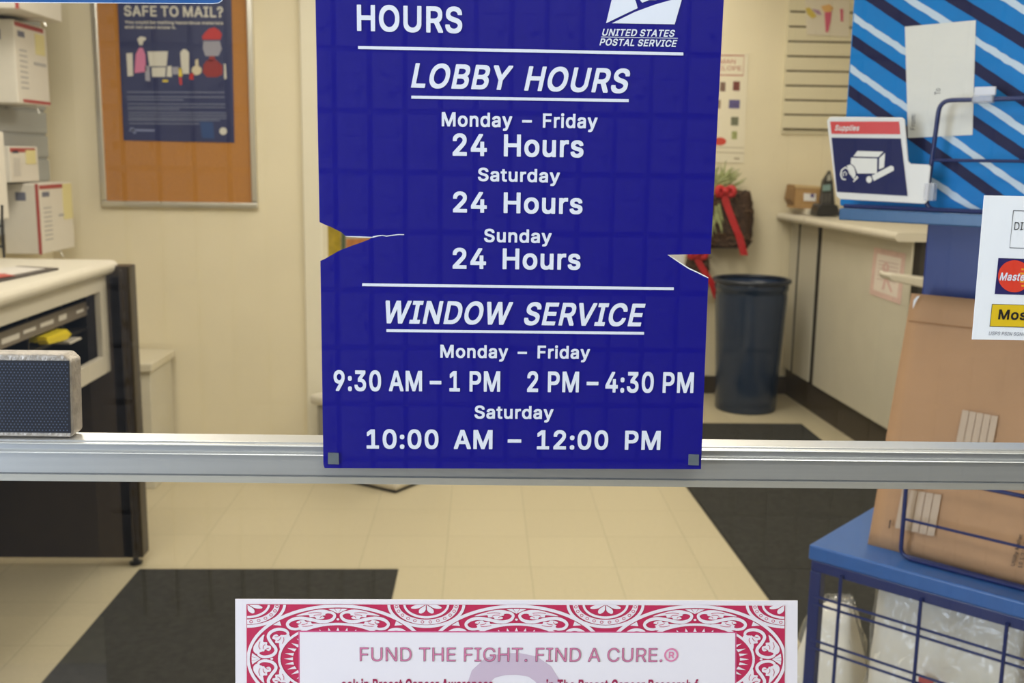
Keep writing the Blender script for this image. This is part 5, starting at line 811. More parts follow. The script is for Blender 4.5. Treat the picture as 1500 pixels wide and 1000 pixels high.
MB().prism([at(x, y, y=YP) for x, y in [(170, -40), (338, -36), (343.5, 209), (181, 205.5)]], (0, 0.0015, 0)).build('sheet', M('poster_navy', S(34, 44, 92), 0.4, var=0.05, vscale=6), po)
def pp(name, polys, mat, d=0.001):
    for p in polys: MB().face([at(x, y, y=YP - d) for x, y in p]).build(name, mat, po)
pw = M('poster_pale', S(206, 204, 196), 0.5)
for tx, x0, y0, x1, y1, cp, bo in (('SAFE TO MAIL?', 182, 23.5, 327, 25.5, 15.5, 0.035), ('You could be mailing hazardous materials', 183, 34.5, 327, 36, 4.4, 0.02), ('and not even know it.', 183, 41.5, 258, 42.5, 4.4, 0.02)):
    mb = MB(); letters(mb, tx, at(x0, y0, y=YP - 0.001), at(x1, y1, y=YP - 0.001), up_at(x0, y0, cp, YP - 0.001), bo, 0, 0.8); mb.build('lettering', pw, po)
bars = []
for (x0, x1, y) in ((186, 329, 135), (186, 329, 142), (186, 269, 146), (187, 330, 152.5), (187, 330, 157), (187, 263, 160), (188, 331, 165), (188, 332, 169), (188, 332, 173), (188, 322, 176), (189, 292, 181)):
    bars.append([(x0, y - 0.9), (x1, y - 0.3), (x1, y + 0.9), (x0, y + 0.3)])
pp('text_line', bars, M('poster_text_grey', S(120, 128, 156), 0.5))
pp('postal_mark', [[(190, 189), (227, 189.6), (226, 192.5), (189, 192)], [(190, 187), (196, 187), (200, 195), (196, 196)]], M('poster_mark', S(120, 130, 170)))
pp('seal', [disc2(327, 192, 5.5, 5.5, 16)], pw)
pp('blue_block', [[(293, 178), (312, 179), (314, 203), (296, 202)]], M('poster_mid_blue', S(30, 66, 122)))
pk = M('poster_pink', S(206, 120, 160)); pr = M('poster_red', S(186, 44, 48)); pg = M('poster_glass', S(150, 150, 166)); pyl = M('poster_yellow', S(224, 200, 60)); pdr = M('poster_dark_red', S(140, 34, 36)); pcr = M('poster_cream', S(206, 196, 170))
pp('white_bottle', [[(185, 78), (194, 77.5), (195, 111), (187, 112)], [(216, 75.5), (246, 75), (244, 97), (219, 97)], [(222, 99), (243, 98.5), (242, 112.5), (223, 112.5)], [(245, 97), (251, 96), (252, 112.5), (244, 112.5)],
    [(264, 77), (268, 72), (272, 72), (277, 77), (277, 108), (266, 108)], [(328, 93), (330.5, 94), (332, 115), (328.5, 116)]], pw)
pp('spray_bottle', [[(199, 79), (204, 70), (209, 70), (213, 80), (214, 105), (197, 107)]], pk)
pp('spray_head', [[(201, 57), (206, 53), (214, 55), (213, 59), (210, 60), (209, 66), (204, 66)]], pw)
pp('small_jar', [[(212, 97), (219, 96), (220, 119), (213, 118)], [(252, 98), (262, 98), (262, 109), (253, 109)]], pg)
pp('perfume_bottle', [disc2(288, 103, 7.5, 7, 16), [(286, 88), (290, 86), (291, 96), (286, 96)]], pcr)
pp('yellow_tube', [[(261, 100), (267, 100), (267, 112), (262, 112)], [(238, 117), (246, 117), (246, 120), (238, 120)]], pyl)
pp('red_tube', [[(262, 113), (266, 113), (267, 124), (263, 124)], [(278, 108), (284, 106), (283, 117), (277, 116)]], pr)
pp('lantern_cap', [[(301, 47), (306, 42), (314, 40), (321, 44), (325, 50), (323, 58), (297, 58), (296, 53)]], pr)
pp('lantern_glass', [[(298, 60), (322, 60), (325, 72), (320, 82), (301, 82), (297, 71)]], pg)
pp('lantern_base', [[(303, 88), (317, 88), (326, 96), (326, 109), (318, 113), (303, 113), (297, 106), (298, 95)], [(307, 82), (314, 82), (316, 90), (305, 90)]], pdr)

# ------------------------------------------------------------------ back wall
sw = MB(); SX = 1.79
sw.box((SX, YB - 0.012, 1.60), (XR - 0.05, YB - 0.001, 2.66))
for i in range(12): sw.box((SX + 0.004 * 0, YB - 0.024, 1.634 + i * 0.0845), (XR - 0.05, YB - 0.012, 1.634 + i * 0.0845 + 0.0735))
tag(sw.build('slat_panel', M('cream_slatwall', S(222, 214, 186), 0.6), bevel=0.0015), 'cream slotted wall panel with dark grooves above the counter on the back wall', 'display panel')
gv = MB()
for i in range(12): gv.box((SX + 0.012, YB - 0.0235, 1.634 + i * 0.0845 - 0.0105), (XR - 0.06, YB - 0.0125, 1.634 + i * 0.0845 - 0.0005))
o = gv.build('groove', M('groove_dark', S(98, 90, 72), 0.7), bpy.data.objects['slat_panel.001'])
YG = YB - 0.03
gb = thing('ornament_pack', 'clear pack with yellow and pink ornaments hung on the slotted panel', 'pack', at(1205, 20, y=YG))
MB().prism([at(x, y, y=YG) for x, y in [(1178, -40), (1246, -38), (1244, 54), (1182, 51)]], (0, 0.006, 0)).build('card', M('pack_pale', S(220, 212, 196), 0.35), gb, bevel=0.002)
def gp(name, polys, mat):
    mb = MB()
    for p in polys: mb.prism([at(x, y, y=YG - 0.004) for x, y in p], (0, 0.004, 0))
    mb.build(name, mat, gb)
gp('yellow_ornament', [[(1180, 12), (1186, 11), (1192, 18), (1196, 24), (1190, 27), (1183, 21)]], M('orn_yellow', S(206, 184, 84)))
gp('purple_ornament', [[(1189, 13), (1200, 15), (1204, 22), (1198, 21)]], M('orn_purple', S(170, 138, 168)))
gp('orange_ornament', [[(1203, 9), (1215, 6), (1221, 12), (1216, 18), (1207, 17)]], M('orn_orange', S(222, 176, 112)))
gp('pink_ornament', [[(1208, 18), (1218, 17), (1217, 30), (1213, 47), (1210, 47), (1209, 32)], [(1231, 13), (1235, 13), (1235, 32), (1232, 31)]], M('orn_pink', S(206, 94, 124)))

YS = YB - 0.004
hp = thing('stamp_poster', 'tall white poster with red boxed heading and small stamp pictures on back wall', 'poster', at(1070, 160, y=YS))
MB().prism([at(x, y, y=YS) for x, y in [(1010, 76.5), (1096.5, 78.5), (1089.5, 238.5), (1008, 237)]], (0, 0.003, 0)).build('sheet', M('poster_sheet', S(230, 222, 200), 0.5), hp)
def hpp(name, polys, mat, d=0.001):
    mb = MB()
    for p in polys: mb.face([at(x, y, y=YS - d) for x, y in p])
    return mb.build(name, mat, hp)
rl_ = M('poster_brick_red', S(176, 84, 74), 0.6)
hpp('heading_box', ribbon2([(1018, 80.5), (1090, 81.5), (1088.5, 110.5), (1016, 109), (1018, 80.5)], 1.6), rl_)
for tx, x0, x1, y in (('MAN', 1054, 1077, 93), ('ELOPE', 1052, 1086, 103)):
    mb = MB(); letters(mb, tx, at(x0, y, y=YS - 0.001), at(x1, y + .3, y=YS - 0.001), up_at(x0, y, 6.5, YS), 0.01); mb.build('lettering', rl_, hp)
for i, (x, y, w, h, c) in enumerate(((1055, 120, 8, 14, (122, 96, 84)), (1074, 119, 10, 14, (120, 62, 56)), (1068, 146, 16, 13, (92, 84, 136)), (1071, 171, 11, 13, (116, 118, 96)), (1072, 192, 8, 12, (158, 164, 108)), (1046, 146, 10, 13, (150, 130, 110)))):
    hpp('stamp_picture', [[(x, y), (x + w, y + .3), (x + w - .6, y + h), (x - .6, y + h - .3)]], M('stamp_print_%d' % i, S(*c), 0.5, var=0.3, vscale=60))
hpp('red_rosette', [disc2(1054, 207, 10, 6, 16)], M('stamp_red', S(206, 72, 56)))
hpp('fold_lines', [[(1045, 215), (1090, 216), (1090, 216.8), (1045, 215.8)], [(1044, 222), (1090, 224), (1090, 225), (1044, 223)], [(1075, 231), (1083, 231), (1083, 233.5), (1075, 233)]], M('fold_grey', S(168, 156, 130)))

# brown twig baskets with red ribbon
twig = M('dark_twig', S(70, 50, 36), 0.9, var=0.5, vscale=60, bump=0.8, bscale=90)
ribm = M('red_ribbon', S(188, 34, 40), 0.5, var=0.1, vscale=30)
pine = M('pine_green', S(158, 166, 116), 0.7, var=0.3, vscale=40)
def basket(label, c, w, h, sprig=True, flip=1):
    t = thing('twig_basket', label, 'decoration', c, 'twig baskets with red ribbon on the back wall')
    c = Vector(c)
    mb = MB(); n, m = 28, 14
    rings = []
    for j in range(m + 1):
        z = h * (j / m); ring_ = []
        prf = (0.86 + 0.14 * math.sin(math.pi * min(1, j / m * 0.9 + 0.1))) * (1 if 0 < j < m else 0.93)
        for i in range(n):
            a = 2 * math.pi * i / n
            sx = math.copysign(abs(math.cos(a)) ** 0.5, math.cos(a)); sy = math.copysign(abs(math.sin(a)) ** 0.6, math.sin(a))
            jit = random.uniform(0.955, 1.03)
            ring_.append(mb.bm.verts.new(c + Vector((w / 2 * sx * prf * jit, 0.075 * sy * prf * jit, z + random.uniform(-.006, .006)))))
        rings.append(ring_)
    for A, B in zip(rings, rings[1:]):
        for i in range(n): mb.bm.faces.new((A[i], A[(i + 1) % n], B[(i + 1) % n], B[i]))
    mb.bm.faces.new(rings[0][::-1]); mb.bm.faces.new(rings[-1])
    mb.build('basket', twig, t, smooth=True)
    tw = MB()
    for k in range(46):
        z = h * random.uniform(0.05, 0.97); x = random.uniform(-.42, .3) * w; L = random.uniform(.08, .2) * w
        tw.tube([c + Vector((x, -0.078, z)), c + Vector((x + L / 2, -0.085, z + random.uniform(-.01, .02))), c + Vector((x + L, -0.076, z + random.uniform(-.02, .02)))], 0.0035, 5)
    tw.build('twigs', M('light_twig', S(104, 80, 60), 0.9), t)
    fx = -w * 0.16
    rb = MB()
    pts = [(fx - .01, h * .98), (fx + .015, h * .75), (fx + .06, h * .45), (fx + .10, h * .2), (fx + .135, -0.04)]
    for (x0, z0), (x1, z1) in zip(pts, pts[1:]):
        rb.prism([c + Vector((x0 - .022, -0.092, z0)), c + Vector((x0 + .022, -0.095, z0)), c + Vector((x1 + .022, -0.095, z1)), c + Vector((x1 - .022, -0.092, z1))], (0, 0.003, 0))
    rb.build('ribbon_tail', ribm, t)
    bw = MB()
    for s_ in (-1, 1):
        lp = [c + Vector((fx + s_ * 0.05 * math.sin(u_), -0.10 + 0.01 * math.cos(2 * u_), h * 0.99 + 0.022 * math.sin(2 * u_))) for u_ in [math.pi * i / 12 for i in range(13)]]
        bw.tube(lp, 0.017, 8)
    bw.tube([c + Vector((fx - .02, -0.105, h)), c + Vector((fx + .02, -0.105, h))], 0.02, 10)
    bw.build('bow', ribm, t, smooth=True)
    if sprig:
        sm = MB()
        for k in range(70):
            a = random.uniform(-0.5, 1.15); L = random.uniform(.10, .22)
            b0 = c + Vector((fx - 0.06 + random.uniform(-.06, .06), -0.06, h * random.uniform(.9, 1.05)))
            tip = b0 + Vector((L * math.sin(a), random.uniform(-.03, .03), L * math.cos(a) * 0.8))
            sm.tube([b0, (b0 + tip) / 2 + Vector((0, 0, .01)), tip], [0.006, 0.008, 0.002], 5)
        for k in range(20):
            b0 = c + Vector((fx - 0.05 + random.uniform(-.05, .03), -0.09, h * random.uniform(.5, .8)))
            sm.tube([b0, b0 + Vector((random.uniform(-.04, .04), -0.01, -0.10))], [0.006, 0.002], 5)
        sm.build('pine_sprig', pine, t)
    return t
lo_ = at(1100, 362, y=YB - 0.08); hi_ = at(1100, 279, y=YB - 0.08); wl = at(1030, 320, y=YB - 0.08).x
basket('dark brown twig basket with red ribbon and pine sprig, hung above the blue trash can', ((wl + lo_.x) / 2, YB - 0.085, lo_.z), lo_.x - wl, hi_.z - lo_.z)
lo2 = at(1036, 425, y=YB - 0.08); hi2 = at(1036, 369, y=YB - 0.08); w2 = at(1004, 400, y=YB - 0.08).x
basket('brown twig basket with red ribbon seen through the right tear of the sign', ((w2 + lo2.x) / 2, YB - 0.085, lo2.z), lo2.x - w2, hi2.z - lo2.z, False)
nt_ = MB().prism([at(x, y, y=YB - 0.004) for x, y in [(978, 365), (1003, 365), (1001, 405), (976, 405)]], (0, 0.003, 0)).build('wall_notice', paper_m)
tag(nt_, 'white notice on back wall showing through the right tear of the sign', 'notice')
# colourful display seen through the left tear
cd_ = thing('picture_display', 'yellow and orange picture display seen through the left tear of the sign', 'display', (-0.82, YB - 0.02, 0.7))
MB().prism([at(x, y, y=YB - 0.02) for x, y in [(476, 318), (570, 318), (566, 400), (477, 400)]], (0, 0.018, 0)).build('board', M('display_white', S(224, 216, 196), 0.5), cd_)
def dsp(name, pts, mat): MB().prism([at(x, y, y=YB - 0.022) for x, y in pts], (0, 0.002, 0)).build(name, mat, cd_)
dsp('yellow_picture', [(478, 322), (499, 322), (500, 398), (478, 398)], M('display_yellow', S(206, 182, 60), 0.5, var=0.25, vscale=18))
dsp('green_band', [(500, 322), (506, 322), (506, 398), (500.5, 398)], M('display_green', S(96, 116, 84)))
dsp('orange_picture', [(507, 350), (544, 349), (542, 396), (508, 396)], M('display_orange', S(226, 150, 84), 0.5, var=0.2, vscale=20))

# ------------------------------------------------------------------ right side: counter, trash can
CY0, CY1 = 4.20, 5.82
def cx(y): return 1.970 - 0.05 * (y - CY0)
ct = thing('service_counter', 'long grey-beige service counter with white top against the back wall', 'counter', (2.3, 4.9, 0))
ys = 5.36
def slab(mb, y0, y1, d0, d1, z0, z1):
    mb.prism([(cx(y0) + d0, y0, z0), (cx(y0) + d1, y0, z0), (cx(y1) + d1, y1, z0), (cx(y1) + d0, y1, z0)], (0, 0, z1 - z0)); return mb
slab(MB(), CY0, ys - 0.045, 0, 0.009, 0.17, 1.085).build('front_panel', beige_m, ct, bevel=0.004)
slab(MB(), ys + 0.025, CY1 - 0.16, 0, 0.009, 0.17, 1.085).build('front_panel', beige_m, ct, bevel=0.004)
slab(MB(), CY1 - 0.12, CY1, 0.0, 0.009, 0.17, 1.085).build('front_panel', beige_m, ct, bevel=0.004)
slab(MB(), CY0 + 0.02, CY1, 0.010, 0.05, 0.166, 1.085).build('carcass', M('seam_dark', S(40, 34, 26), 0.7), ct)
slab(MB(), CY0 + 0.02, CY1, 0.02, 0.032, 0.0, 0.165).build('kick_base', base_m, ct)
for (y0, y1) in ((CY0 - 0.03, ys - 0.008), (ys + 0.006, CY1)):
    mb = MB(); pf = []
    for i in range(9):
        a = math.radians(90 + 180 * i / 8); pf.append((-0.075 + 0.021 * math.cos(a), 1.107 + 0.021 * math.sin(a)))
    pf += [(0.75, 1.086), (0.75, 1.128)]
    a_ = [(cx(y0) + x, y0, z) for x, z in pf]
    mb.prism(a_, (cx(y1) - cx(y0), y1 - y0, 0)); mb.build('countertop', white_m, ct)
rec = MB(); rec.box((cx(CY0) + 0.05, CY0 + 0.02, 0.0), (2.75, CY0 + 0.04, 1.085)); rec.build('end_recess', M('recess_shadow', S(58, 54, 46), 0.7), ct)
slab(MB(), 5.575, CY1, 0.0, 0.55, 1.129, 1.165).build('raised_ledge', white_m, ct, bevel=0.006)
pz = at(1305, 409, y=3.98)
mb = MB(); mb.prism([at(x, y, y=3.98) for x, y in [(1303, 403), (1306, 401.5), (1420, 416), (1420, 436), (1308, 412), (1304, 409)]], (0, 0.13, 0)); mb.build('side_shelf', white_m, ct, bevel=0.006)
# flyer taped to the counter front
npl = Vector((1, 0.05, 0)).normalized(); ppl = Vector((cx(CY0) - 0.003, CY0, 0))
fl = thing('counter_flyer', 'small white flyer with pink border taped to the counter front', 'flyer', on_plane(1300, 402, ppl, npl))
MB().prism([on_plane(x, y, ppl, npl) for x, y in [(1280.5, 362), (1326.5, 371.5), (1318.5, 446), (1273.5, 430)]], npl * 0.002).build('sheet', M('flyer_pink', S(222, 190, 182), 0.6, var=0.1, vscale=40), fl)
p2 = ppl - npl * 0.001
MB().face([on_plane(x, y, p2, npl) for x, y in [(1285, 371), (1320.5, 378.5), (1314, 436.5), (1279, 424)]]).build('panel', M('flyer_white', S(234, 222, 212), 0.6), fl)
p3 = ppl - npl * 0.002; mb = MB()
for i in range(6): mb.face([on_plane(x, y, p3, npl) for x, y in [(1287 - i * .6, 381 + i * 5.2), (1316 - i * .6, 387 + i * 5.4), (1316 - i * .6, 388 + i * 5.4), (1287 - i * .6, 382 + i * 5.2)]])
mb.build('text_lines', M('flyer_grey', S(190, 160, 158)), fl)
mb = MB()
for r in ribbon2([(1293, 424), (1298, 404), (1301, 390), (1298, 384), (1294, 390), (1297, 404), (1306, 428)], 2.4): mb.face([on_plane(x, y, p3 - npl * .0006, npl) for x, y in r])
mb.build('ribbon_print', M('flyer_ribbon', S(220, 176, 172)), fl)
# card reader
YR = 5.42
q0 = at(1212, 313, y=YR); c0 = Vector((q0.x, YR, 1.128))
cr = thing('card_reader', 'black payment terminal with small grey screen standing on the counter', 'card reader', c0)
def crp(px, py, dy=0.0): return at(px, py, y=YR + dy)
base_pts = [(1197, 312), (1199, 301), (1203, 296), (1226, 298), (1231, 314)]
dz = 1.135 - at(1212, 313, y=YR).z
sh = Vector((0, 0, dz))
MB().prism([crp(x, y) + sh for x, y in [(1197, 313), (1198.5, 304), (1203, 296), (1228, 297), (1232, 313.4)]], (0, 0.14, 0)).build('base', black_m, cr, bevel=0.008)
MB().prism([crp(x, y, 0.03) + sh for x, y in [(1203, 297), (1207, 262), (1212, 254), (1217, 246), (1221, 262), (1224, 298)]], (0, 0.05, 0)).build('handset', M('terminal_black', S(40, 40, 40), 0.35), cr, bevel=0.006)
MB().prism([crp(x, y, 0.024) + sh for x, y in [(1206, 268), (1217, 267), (1217, 276), (1205.5, 277)]], (0, 0.008, 0)).build('screen', M('lcd_grey', S(120, 150, 150), 0.2), cr)
MB().prism([crp(x, y, 0.024) + sh for x, y in [(1213, 254), (1217, 252), (1218, 261), (1212, 262)]], (0, 0.008, 0)).build('label_plate', M('plate_grey', S(160, 160, 150), 0.4), cr)
kb = MB()
for r in range(4):
    for c in range(3):
        x, y = 1204.5 + c * 5.0 - r * 0.4, 281 + r * 4.2
        kb.prism([crp(x, y, 0.024) + sh, crp(x + 3.2, y, 0.024) + sh, crp(x + 3.2, y + 2.6, 0.024) + sh, crp(x, y + 2.6, 0.024) + sh], (0, 0.008, 0))
kb.build('keypad', M('key_grey', S(92, 90, 88), 0.4), cr)
# cardboard box
YX = 5.62
bxz = 1.166; o0 = at(1163, 296, y=YX); sh = Vector((0, 0, bxz - o0.z))
cbx = thing('cardboard_box', 'small open brown cardboard box on the counter by the back wall', 'box', o0 + sh)
kr = M('cardboard', S(176, 140, 92), 0.8, var=0.08, vscale=30)
fr_ = [at(x, y, y=YX) + sh for x, y in [(1164, 296), (1206, 297), (1206, 268), (1163, 266)]]
MB().prism(fr_, (0, 0.15, 0)).build('carton', kr, cbx)
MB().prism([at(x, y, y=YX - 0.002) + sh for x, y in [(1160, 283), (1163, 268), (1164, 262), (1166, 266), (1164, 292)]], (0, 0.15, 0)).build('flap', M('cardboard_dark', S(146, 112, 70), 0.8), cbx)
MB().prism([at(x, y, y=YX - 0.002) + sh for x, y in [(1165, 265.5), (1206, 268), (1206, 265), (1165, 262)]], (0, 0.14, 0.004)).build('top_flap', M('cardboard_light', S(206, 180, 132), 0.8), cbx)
MB().prism([at(x, y, y=YX - 0.003) + sh for x, y in [(1178, 274), (1196, 275), (1196, 286), (1178, 285)]], (0, 0.002, 0)).build('address_label', paper_m, cbx)
MB().face([at(x, y, y=YX - 0.0042) + sh for x, y in disc2(1190.5, 277.5, 3, 3, 12)]).build('label_seal', M('seal_violet', S(96, 84, 140)), cbx)

# trash can
TY = 5.43; tb = at(1092, 601, y=TY); tt = at(1103, 410, y=TY)
rb0 = (at(1135, 598, y=TY).x - at(1048, 598, y=TY).x) / 2; rt0 = (at(1156, 410, y=TY).x - at(1049, 410, y=TY).x) / 2
TX = (at(1156, 410, y=TY).x + at(1049, 410, y=TY).x) / 2 - 0.004; TZ = tt.z
tcn = thing('trash_can', 'tall dark blue plastic trash can standing beside the counter', 'trash can', (TX, TY, 0))
blu = M('trash_blue', S(34, 50, 74), 0.24, var=0.06, vscale=10)
MB().lathe((TX, TY, 0), [(rb0 * 0.97, 0), (rb0, 0.012), (rb0 + 0.006, TZ * 0.3), (rb0 + (rt0 - rb0) * 0.8, TZ * 0.88), (rt0 * 0.955, TZ - 0.075), (rt0 * 0.955, TZ - 0.055), (rt0 * 0.985, TZ - 0.05), (rt0 * 0.985, TZ - 0.008),
     (rt0 * 0.965, TZ - 0.004), (rt0 * 0.93, TZ - 0.06), (rb0 * 0.93, 0.02)], 64).build('bin', blu, tcn, smooth=True)
rim_ = [(TX + rt0 * math.cos(a), TY + rt0 * math.sin(a), TZ) for a in [2 * math.pi * i / 64 for i in range(64)]]
MB().tube(rim_, 0.012, 10, closed=True).build('rim', M('trash_rim', S(32, 40, 54), 0.35), tcn, smooth=True)

# mats
mat_m = M('charcoal_mat', S(47, 47, 43), 0.95, var=0.28, vscale=45, bump=0.6, bscale=900)
def floor_mat(label, pts):
    c = sum((Vector((p[0], p[1], 0)) for p in pts), Vector((0, 0, 0))) / 4
    t = thing('floor_mat', label, 'floor mat', (c.x, c.y, 0))
    MB().prism([(p[0], p[1], 0.002) for p in pts], (0, 0, 0.007)).build('carpet', mat_m, t, bevel=0.002)
    ins = [c + (Vector((p[0], p[1], 0)) - c) * 1.012 for p in pts]
    MB().prism([(p[0], p[1], 0.0005) for p in ins], (0, 0, 0.0035)).build('rubber_border', M('mat_rubber', S(40, 38, 34), 0.7), t)
A = at(205, 833, z=0.008); B = at(581, 833, z=0.008)
floor_mat('charcoal floor mat in front of the writing desk, behind the pink poster', [(A.x, A.y), (B.x, B.y), (B.x - 0.01, 1.15), (A.x - 0.02, 1.15)])
C_ = at(1175, 621, z=0.008); D_ = at(1213, 648, z=0.008); E_ = at(1012, 718, z=0.008); G_ = at(1130, 877, z=0.008)
sl = (E_.x - G_.x) / (E_.y - G_.y); yf = C_.y
floor_mat('charcoal floor runner along the counter, right of the bare tiles', [(E_.x + sl * (yf - E_.y), yf), (C_.x, yf), (C_.x + 0.06, 0.5), (E_.x + sl * (0.5 - E_.y), 0.5)])

# ------------------------------------------------------------------ blue supply rack, turned 45 degrees to the door
O = at(1185, 797, z=0.86); O.z = 0
U = Vector((0.73, -0.683, 0)).normalized(); V = Vector((0.683, 0.73, 0)).normalized(); Z = Vector((0, 0, 1))
def RP(a, b, z): return O + U * a + V * b + Z * z
def ronp(px, py, b):                        # pixel -> (a, z) on the upright plane at depth b of the rack
    p = on_plane(px, py, O + V * b, V); return (p - O - V * b).dot(U), p.z
rk = thing('supply_rack', 'blue metal supply rack with two shelves and wire fronts by the glass', 'rack', RP(0.3, 0.2, 0))
RW, RD = 0.62, 0.42
MB().obox(RP(0, 0, 0.836), U * RW, V * RD, Z * 0.024).build('shelf', rackblue_m, rk, bevel=0.003)
fb = MB(); fb.obox(RP(0.004, 0.003, 0.818), U * (RW - 0.008), V * 0.016, Z * 0.018); fb.obox(RP(0.004, RD - 0.019, 0.818), U * (RW - 0.008), V * 0.016, Z * 0.018)
fb.obox(RP(0.004, 0.019, 0.818), U * 0.016, V * (RD - 0.038), Z * 0.018); fb.obox(RP(RW - 0.02, 0.019, 0.818), U * 0.016, V * (RD - 0.038), Z * 0.018)
fb.build('shelf_frame', navy_m, rk, bevel=0.002)
for a, b in ((0.003, 0.003), (RW - 0.021, 0.003), (0.003, RD - 0.021), (RW - 0.021, RD - 0.021)):
    MB().obox(RP(a, b, 0), U * 0.018, V * 0.018, Z * 0.818).build('leg', navy_m, rk, bevel=0.002)
MB().obox(RP(0.0, 0.0, 0.40), U * RW, V * RD, Z * 0.018).build('bottom_shelf', rackblue_m, rk, bevel=0.003)
# wire front of the lower bay
for px_, py_ in ((1231, 870), (1347, 910), (1473, 940)):
    a, z = ronp(px_, py_, 0.0)
    MB().tube([RP(a, -0.002, 0.418), RP(a, -0.002, 0.825)], 0.0028, 8).build('grid_wire', navy_m, rk)
z1 = ronp(1196, 875, 0.0)[1]; z2 = ronp(1196, 886, 0)[1]; z3 = ronp(1190, 938, 0)[1]; z4 = ronp(1189, 949, 0)[1]
for z in (z1, z2, z3, z4, z3 - (z1 - z3), z4 - (z1 - z3)):
    MB().tube([RP(0.012, 0.003, z), RP(RW - 0.01, 0.003, z)], 0.0021, 8).build('grid_wire', navy_m, rk)
# back column and upper shelf
a0, zs = ronp(1228, 322, 0.0)
UZ0, UZ1 = zs, zs + 0.017
MB().obox(RP(a0, 0, UZ0), U * 0.62, V * 0.30, Z * (UZ1 - UZ0)).build('shelf', M('upper_shelf_blue', S(40, 90, 136), 0.35), rk, bevel=0.002)
ac0, _ = ronp(1354, 380, 0.215)
MB().obox(RP(ac0, 0.215, 0.86), U * 0.24, V * 0.05, Z * (UZ0 - 0.86)).build('back_column', M('column_blue', S(6, 50, 130), 0.4), rk, bevel=0.003)
MB().obox(RP(ac0 + 0.02, 0.265, 0.86), U * 0.20, V * 0.02, Z * 0.9).build('back_column', navy_m, rk, bevel=0.003)
def bent(name, corner_pts, r, rad, mat=navy_m):
    pts = [Vector(p) for p in corner_pts]; path = [pts[0]]
    for i in range(1, len(pts) - 1):
        p, a, b = pts[i], (pts[i - 1] - pts[i]).normalized(), (pts[i + 1] - pts[i]).normalized()
        s, e = p + a * rad, p + b * rad
        for k in range(7):
            t = k / 6; path.append(s * (1 - t) ** 2 + p * 2 * t * (1 - t) + e * t * t)
    path.append(pts[-1]); return MB().tube(path, r, 10).build(name, mat, rk, smooth=True)
# upper wire guard
WB = 0.012
aw, zw0 = ronp(1356, 297, WB); at_, zt = ronp(1377, 147, WB); _, zm = ronp(1372, 234.5, WB)
bent('wire_guard', [RP(0.6, WB, UZ1 + 0.003), RP(aw, WB, UZ1 + 0.003), RP(at_, WB, zt), RP(0.6, WB, zt)], 0.0031, 0.016)
MB().tube([RP(aw + (at_ - aw) * 0.45, WB, zm), RP(0.6, WB, zm)], 0.0022, 8).build('wire_guard', navy_m, rk)
MB().tube([RP(a0 + 0.004, WB - 0.004, UZ1 + 0.003), RP(0.6, WB - 0.004, UZ1 + 0.003)], 0.003, 8).build('wire_guard', navy_m, rk)
clr = clear_material('clear_clip', 1.5, tint=(0.9, 0.9, 0.95, 1), rough=0.15, milk=0.3)
ca, cz = ronp(1425, 147, WB); cb_, _ = ronp(1457, 145, WB)
MB().obox(RP(ca, WB - 0.006, zt - 0.005), U * (cb_ - ca), V * 0.011, Z * 0.010).build('label_clip', clr, rk, bevel=0.002)
MB().obox(RP(ca + .001, WB - 0.002, zt + 0.005), U * (cb_ - ca), V * 0.003, Z * 0.011).build('clip_card', M('ribbed_clip_card', S(206, 206, 210), 0.3), rk, bevel=0.001)
# lower wire guard
WL = 0.045
al, _ = ronp(1320, 800, WL); _, zl0 = ronp(1317, 836, WL); _, zlm = ronp(1325, 760, WL)
bent('wire_guard', [RP(0.6, WL, 0.8635), RP(al, WL, 0.8635), RP(al, WL, ronp(1323, 690, WL)[1]), RP(0.6, WL, ronp(1323, 690, WL)[1])], 0.0032, 0.014)
MB().tube([RP(al, WL, zlm), RP(0.6, WL, zlm)], 0.0022, 8).build('wire_guard', navy_m, rk)
MB().tube([RP(al + 0.015, WL - 0.005, 0.8632), RP(0.6, WL - 0.005, 0.8632)], 0.003, 8).build('wire_guard', navy_m, rk)

# supplies plate clipped to the upper wire
SB = 0.000
def sp_(px, py, d=0.0): return on_plane(px, py, O + V * (SB - d), V)
sn = thing('supplies_sign', 'white plastic plate with red and navy box symbol clipped to the rack', 'sign', sp_(1275, 235))
prl = [(1216, 171), (1321, 172), (1325, 175), (1330, 236), (1334, 240), (1360, 241), (1363, 244), (1358, 295), (1354, 298.5), (1230, 291.5), (1225, 287), (1211, 177)]
MB().prism([sp_(x, y) for x, y in prl], V * 0.003).build('plate', M('plate_white', S(226, 224, 218), 0.35), sn, bevel=0.0008)
def spoly(name, polys, mat, d):
    mb = MB()
    for p in polys: mb.face([sp_(x, y, d) for x, y in p])
    return mb.build(name, mat, sn)
spoly('red_band', [[(1216, 178), (1317, 178), (1318.5, 196.5), (1218, 196)]], M('plate_red', S(208, 50, 44), 0.4), 0.0008)
spoly('navy_field', [[(1218, 201.5), (1319.5, 202.8), (1329.5, 287), (1226, 281)]], M('plate_navy', S(12, 20, 78), 0.45, spec=0.2), 0.0008)
icon = M('icon_white', S(226, 224, 216), 0.4)
spoly('box_symbol', [[(1247, 231), (1285, 232), (1284.5, 254), (1256, 254), (1252, 244), (1246, 239)], [(1256, 221), (1294, 222), (1286.5, 230), (1250, 229)], [(1296.5, 224), (1288, 231.5), (1287.5, 248), (1295, 245)]], icon, 0.0016)
spoly('tube_symbol', [[(1277, 257), (1305, 242.5), (1309, 244), (1309.5, 249.5), (1280, 265)], disc2(1273, 262.8, 4.2, 5, 18)], icon, 0.0016)
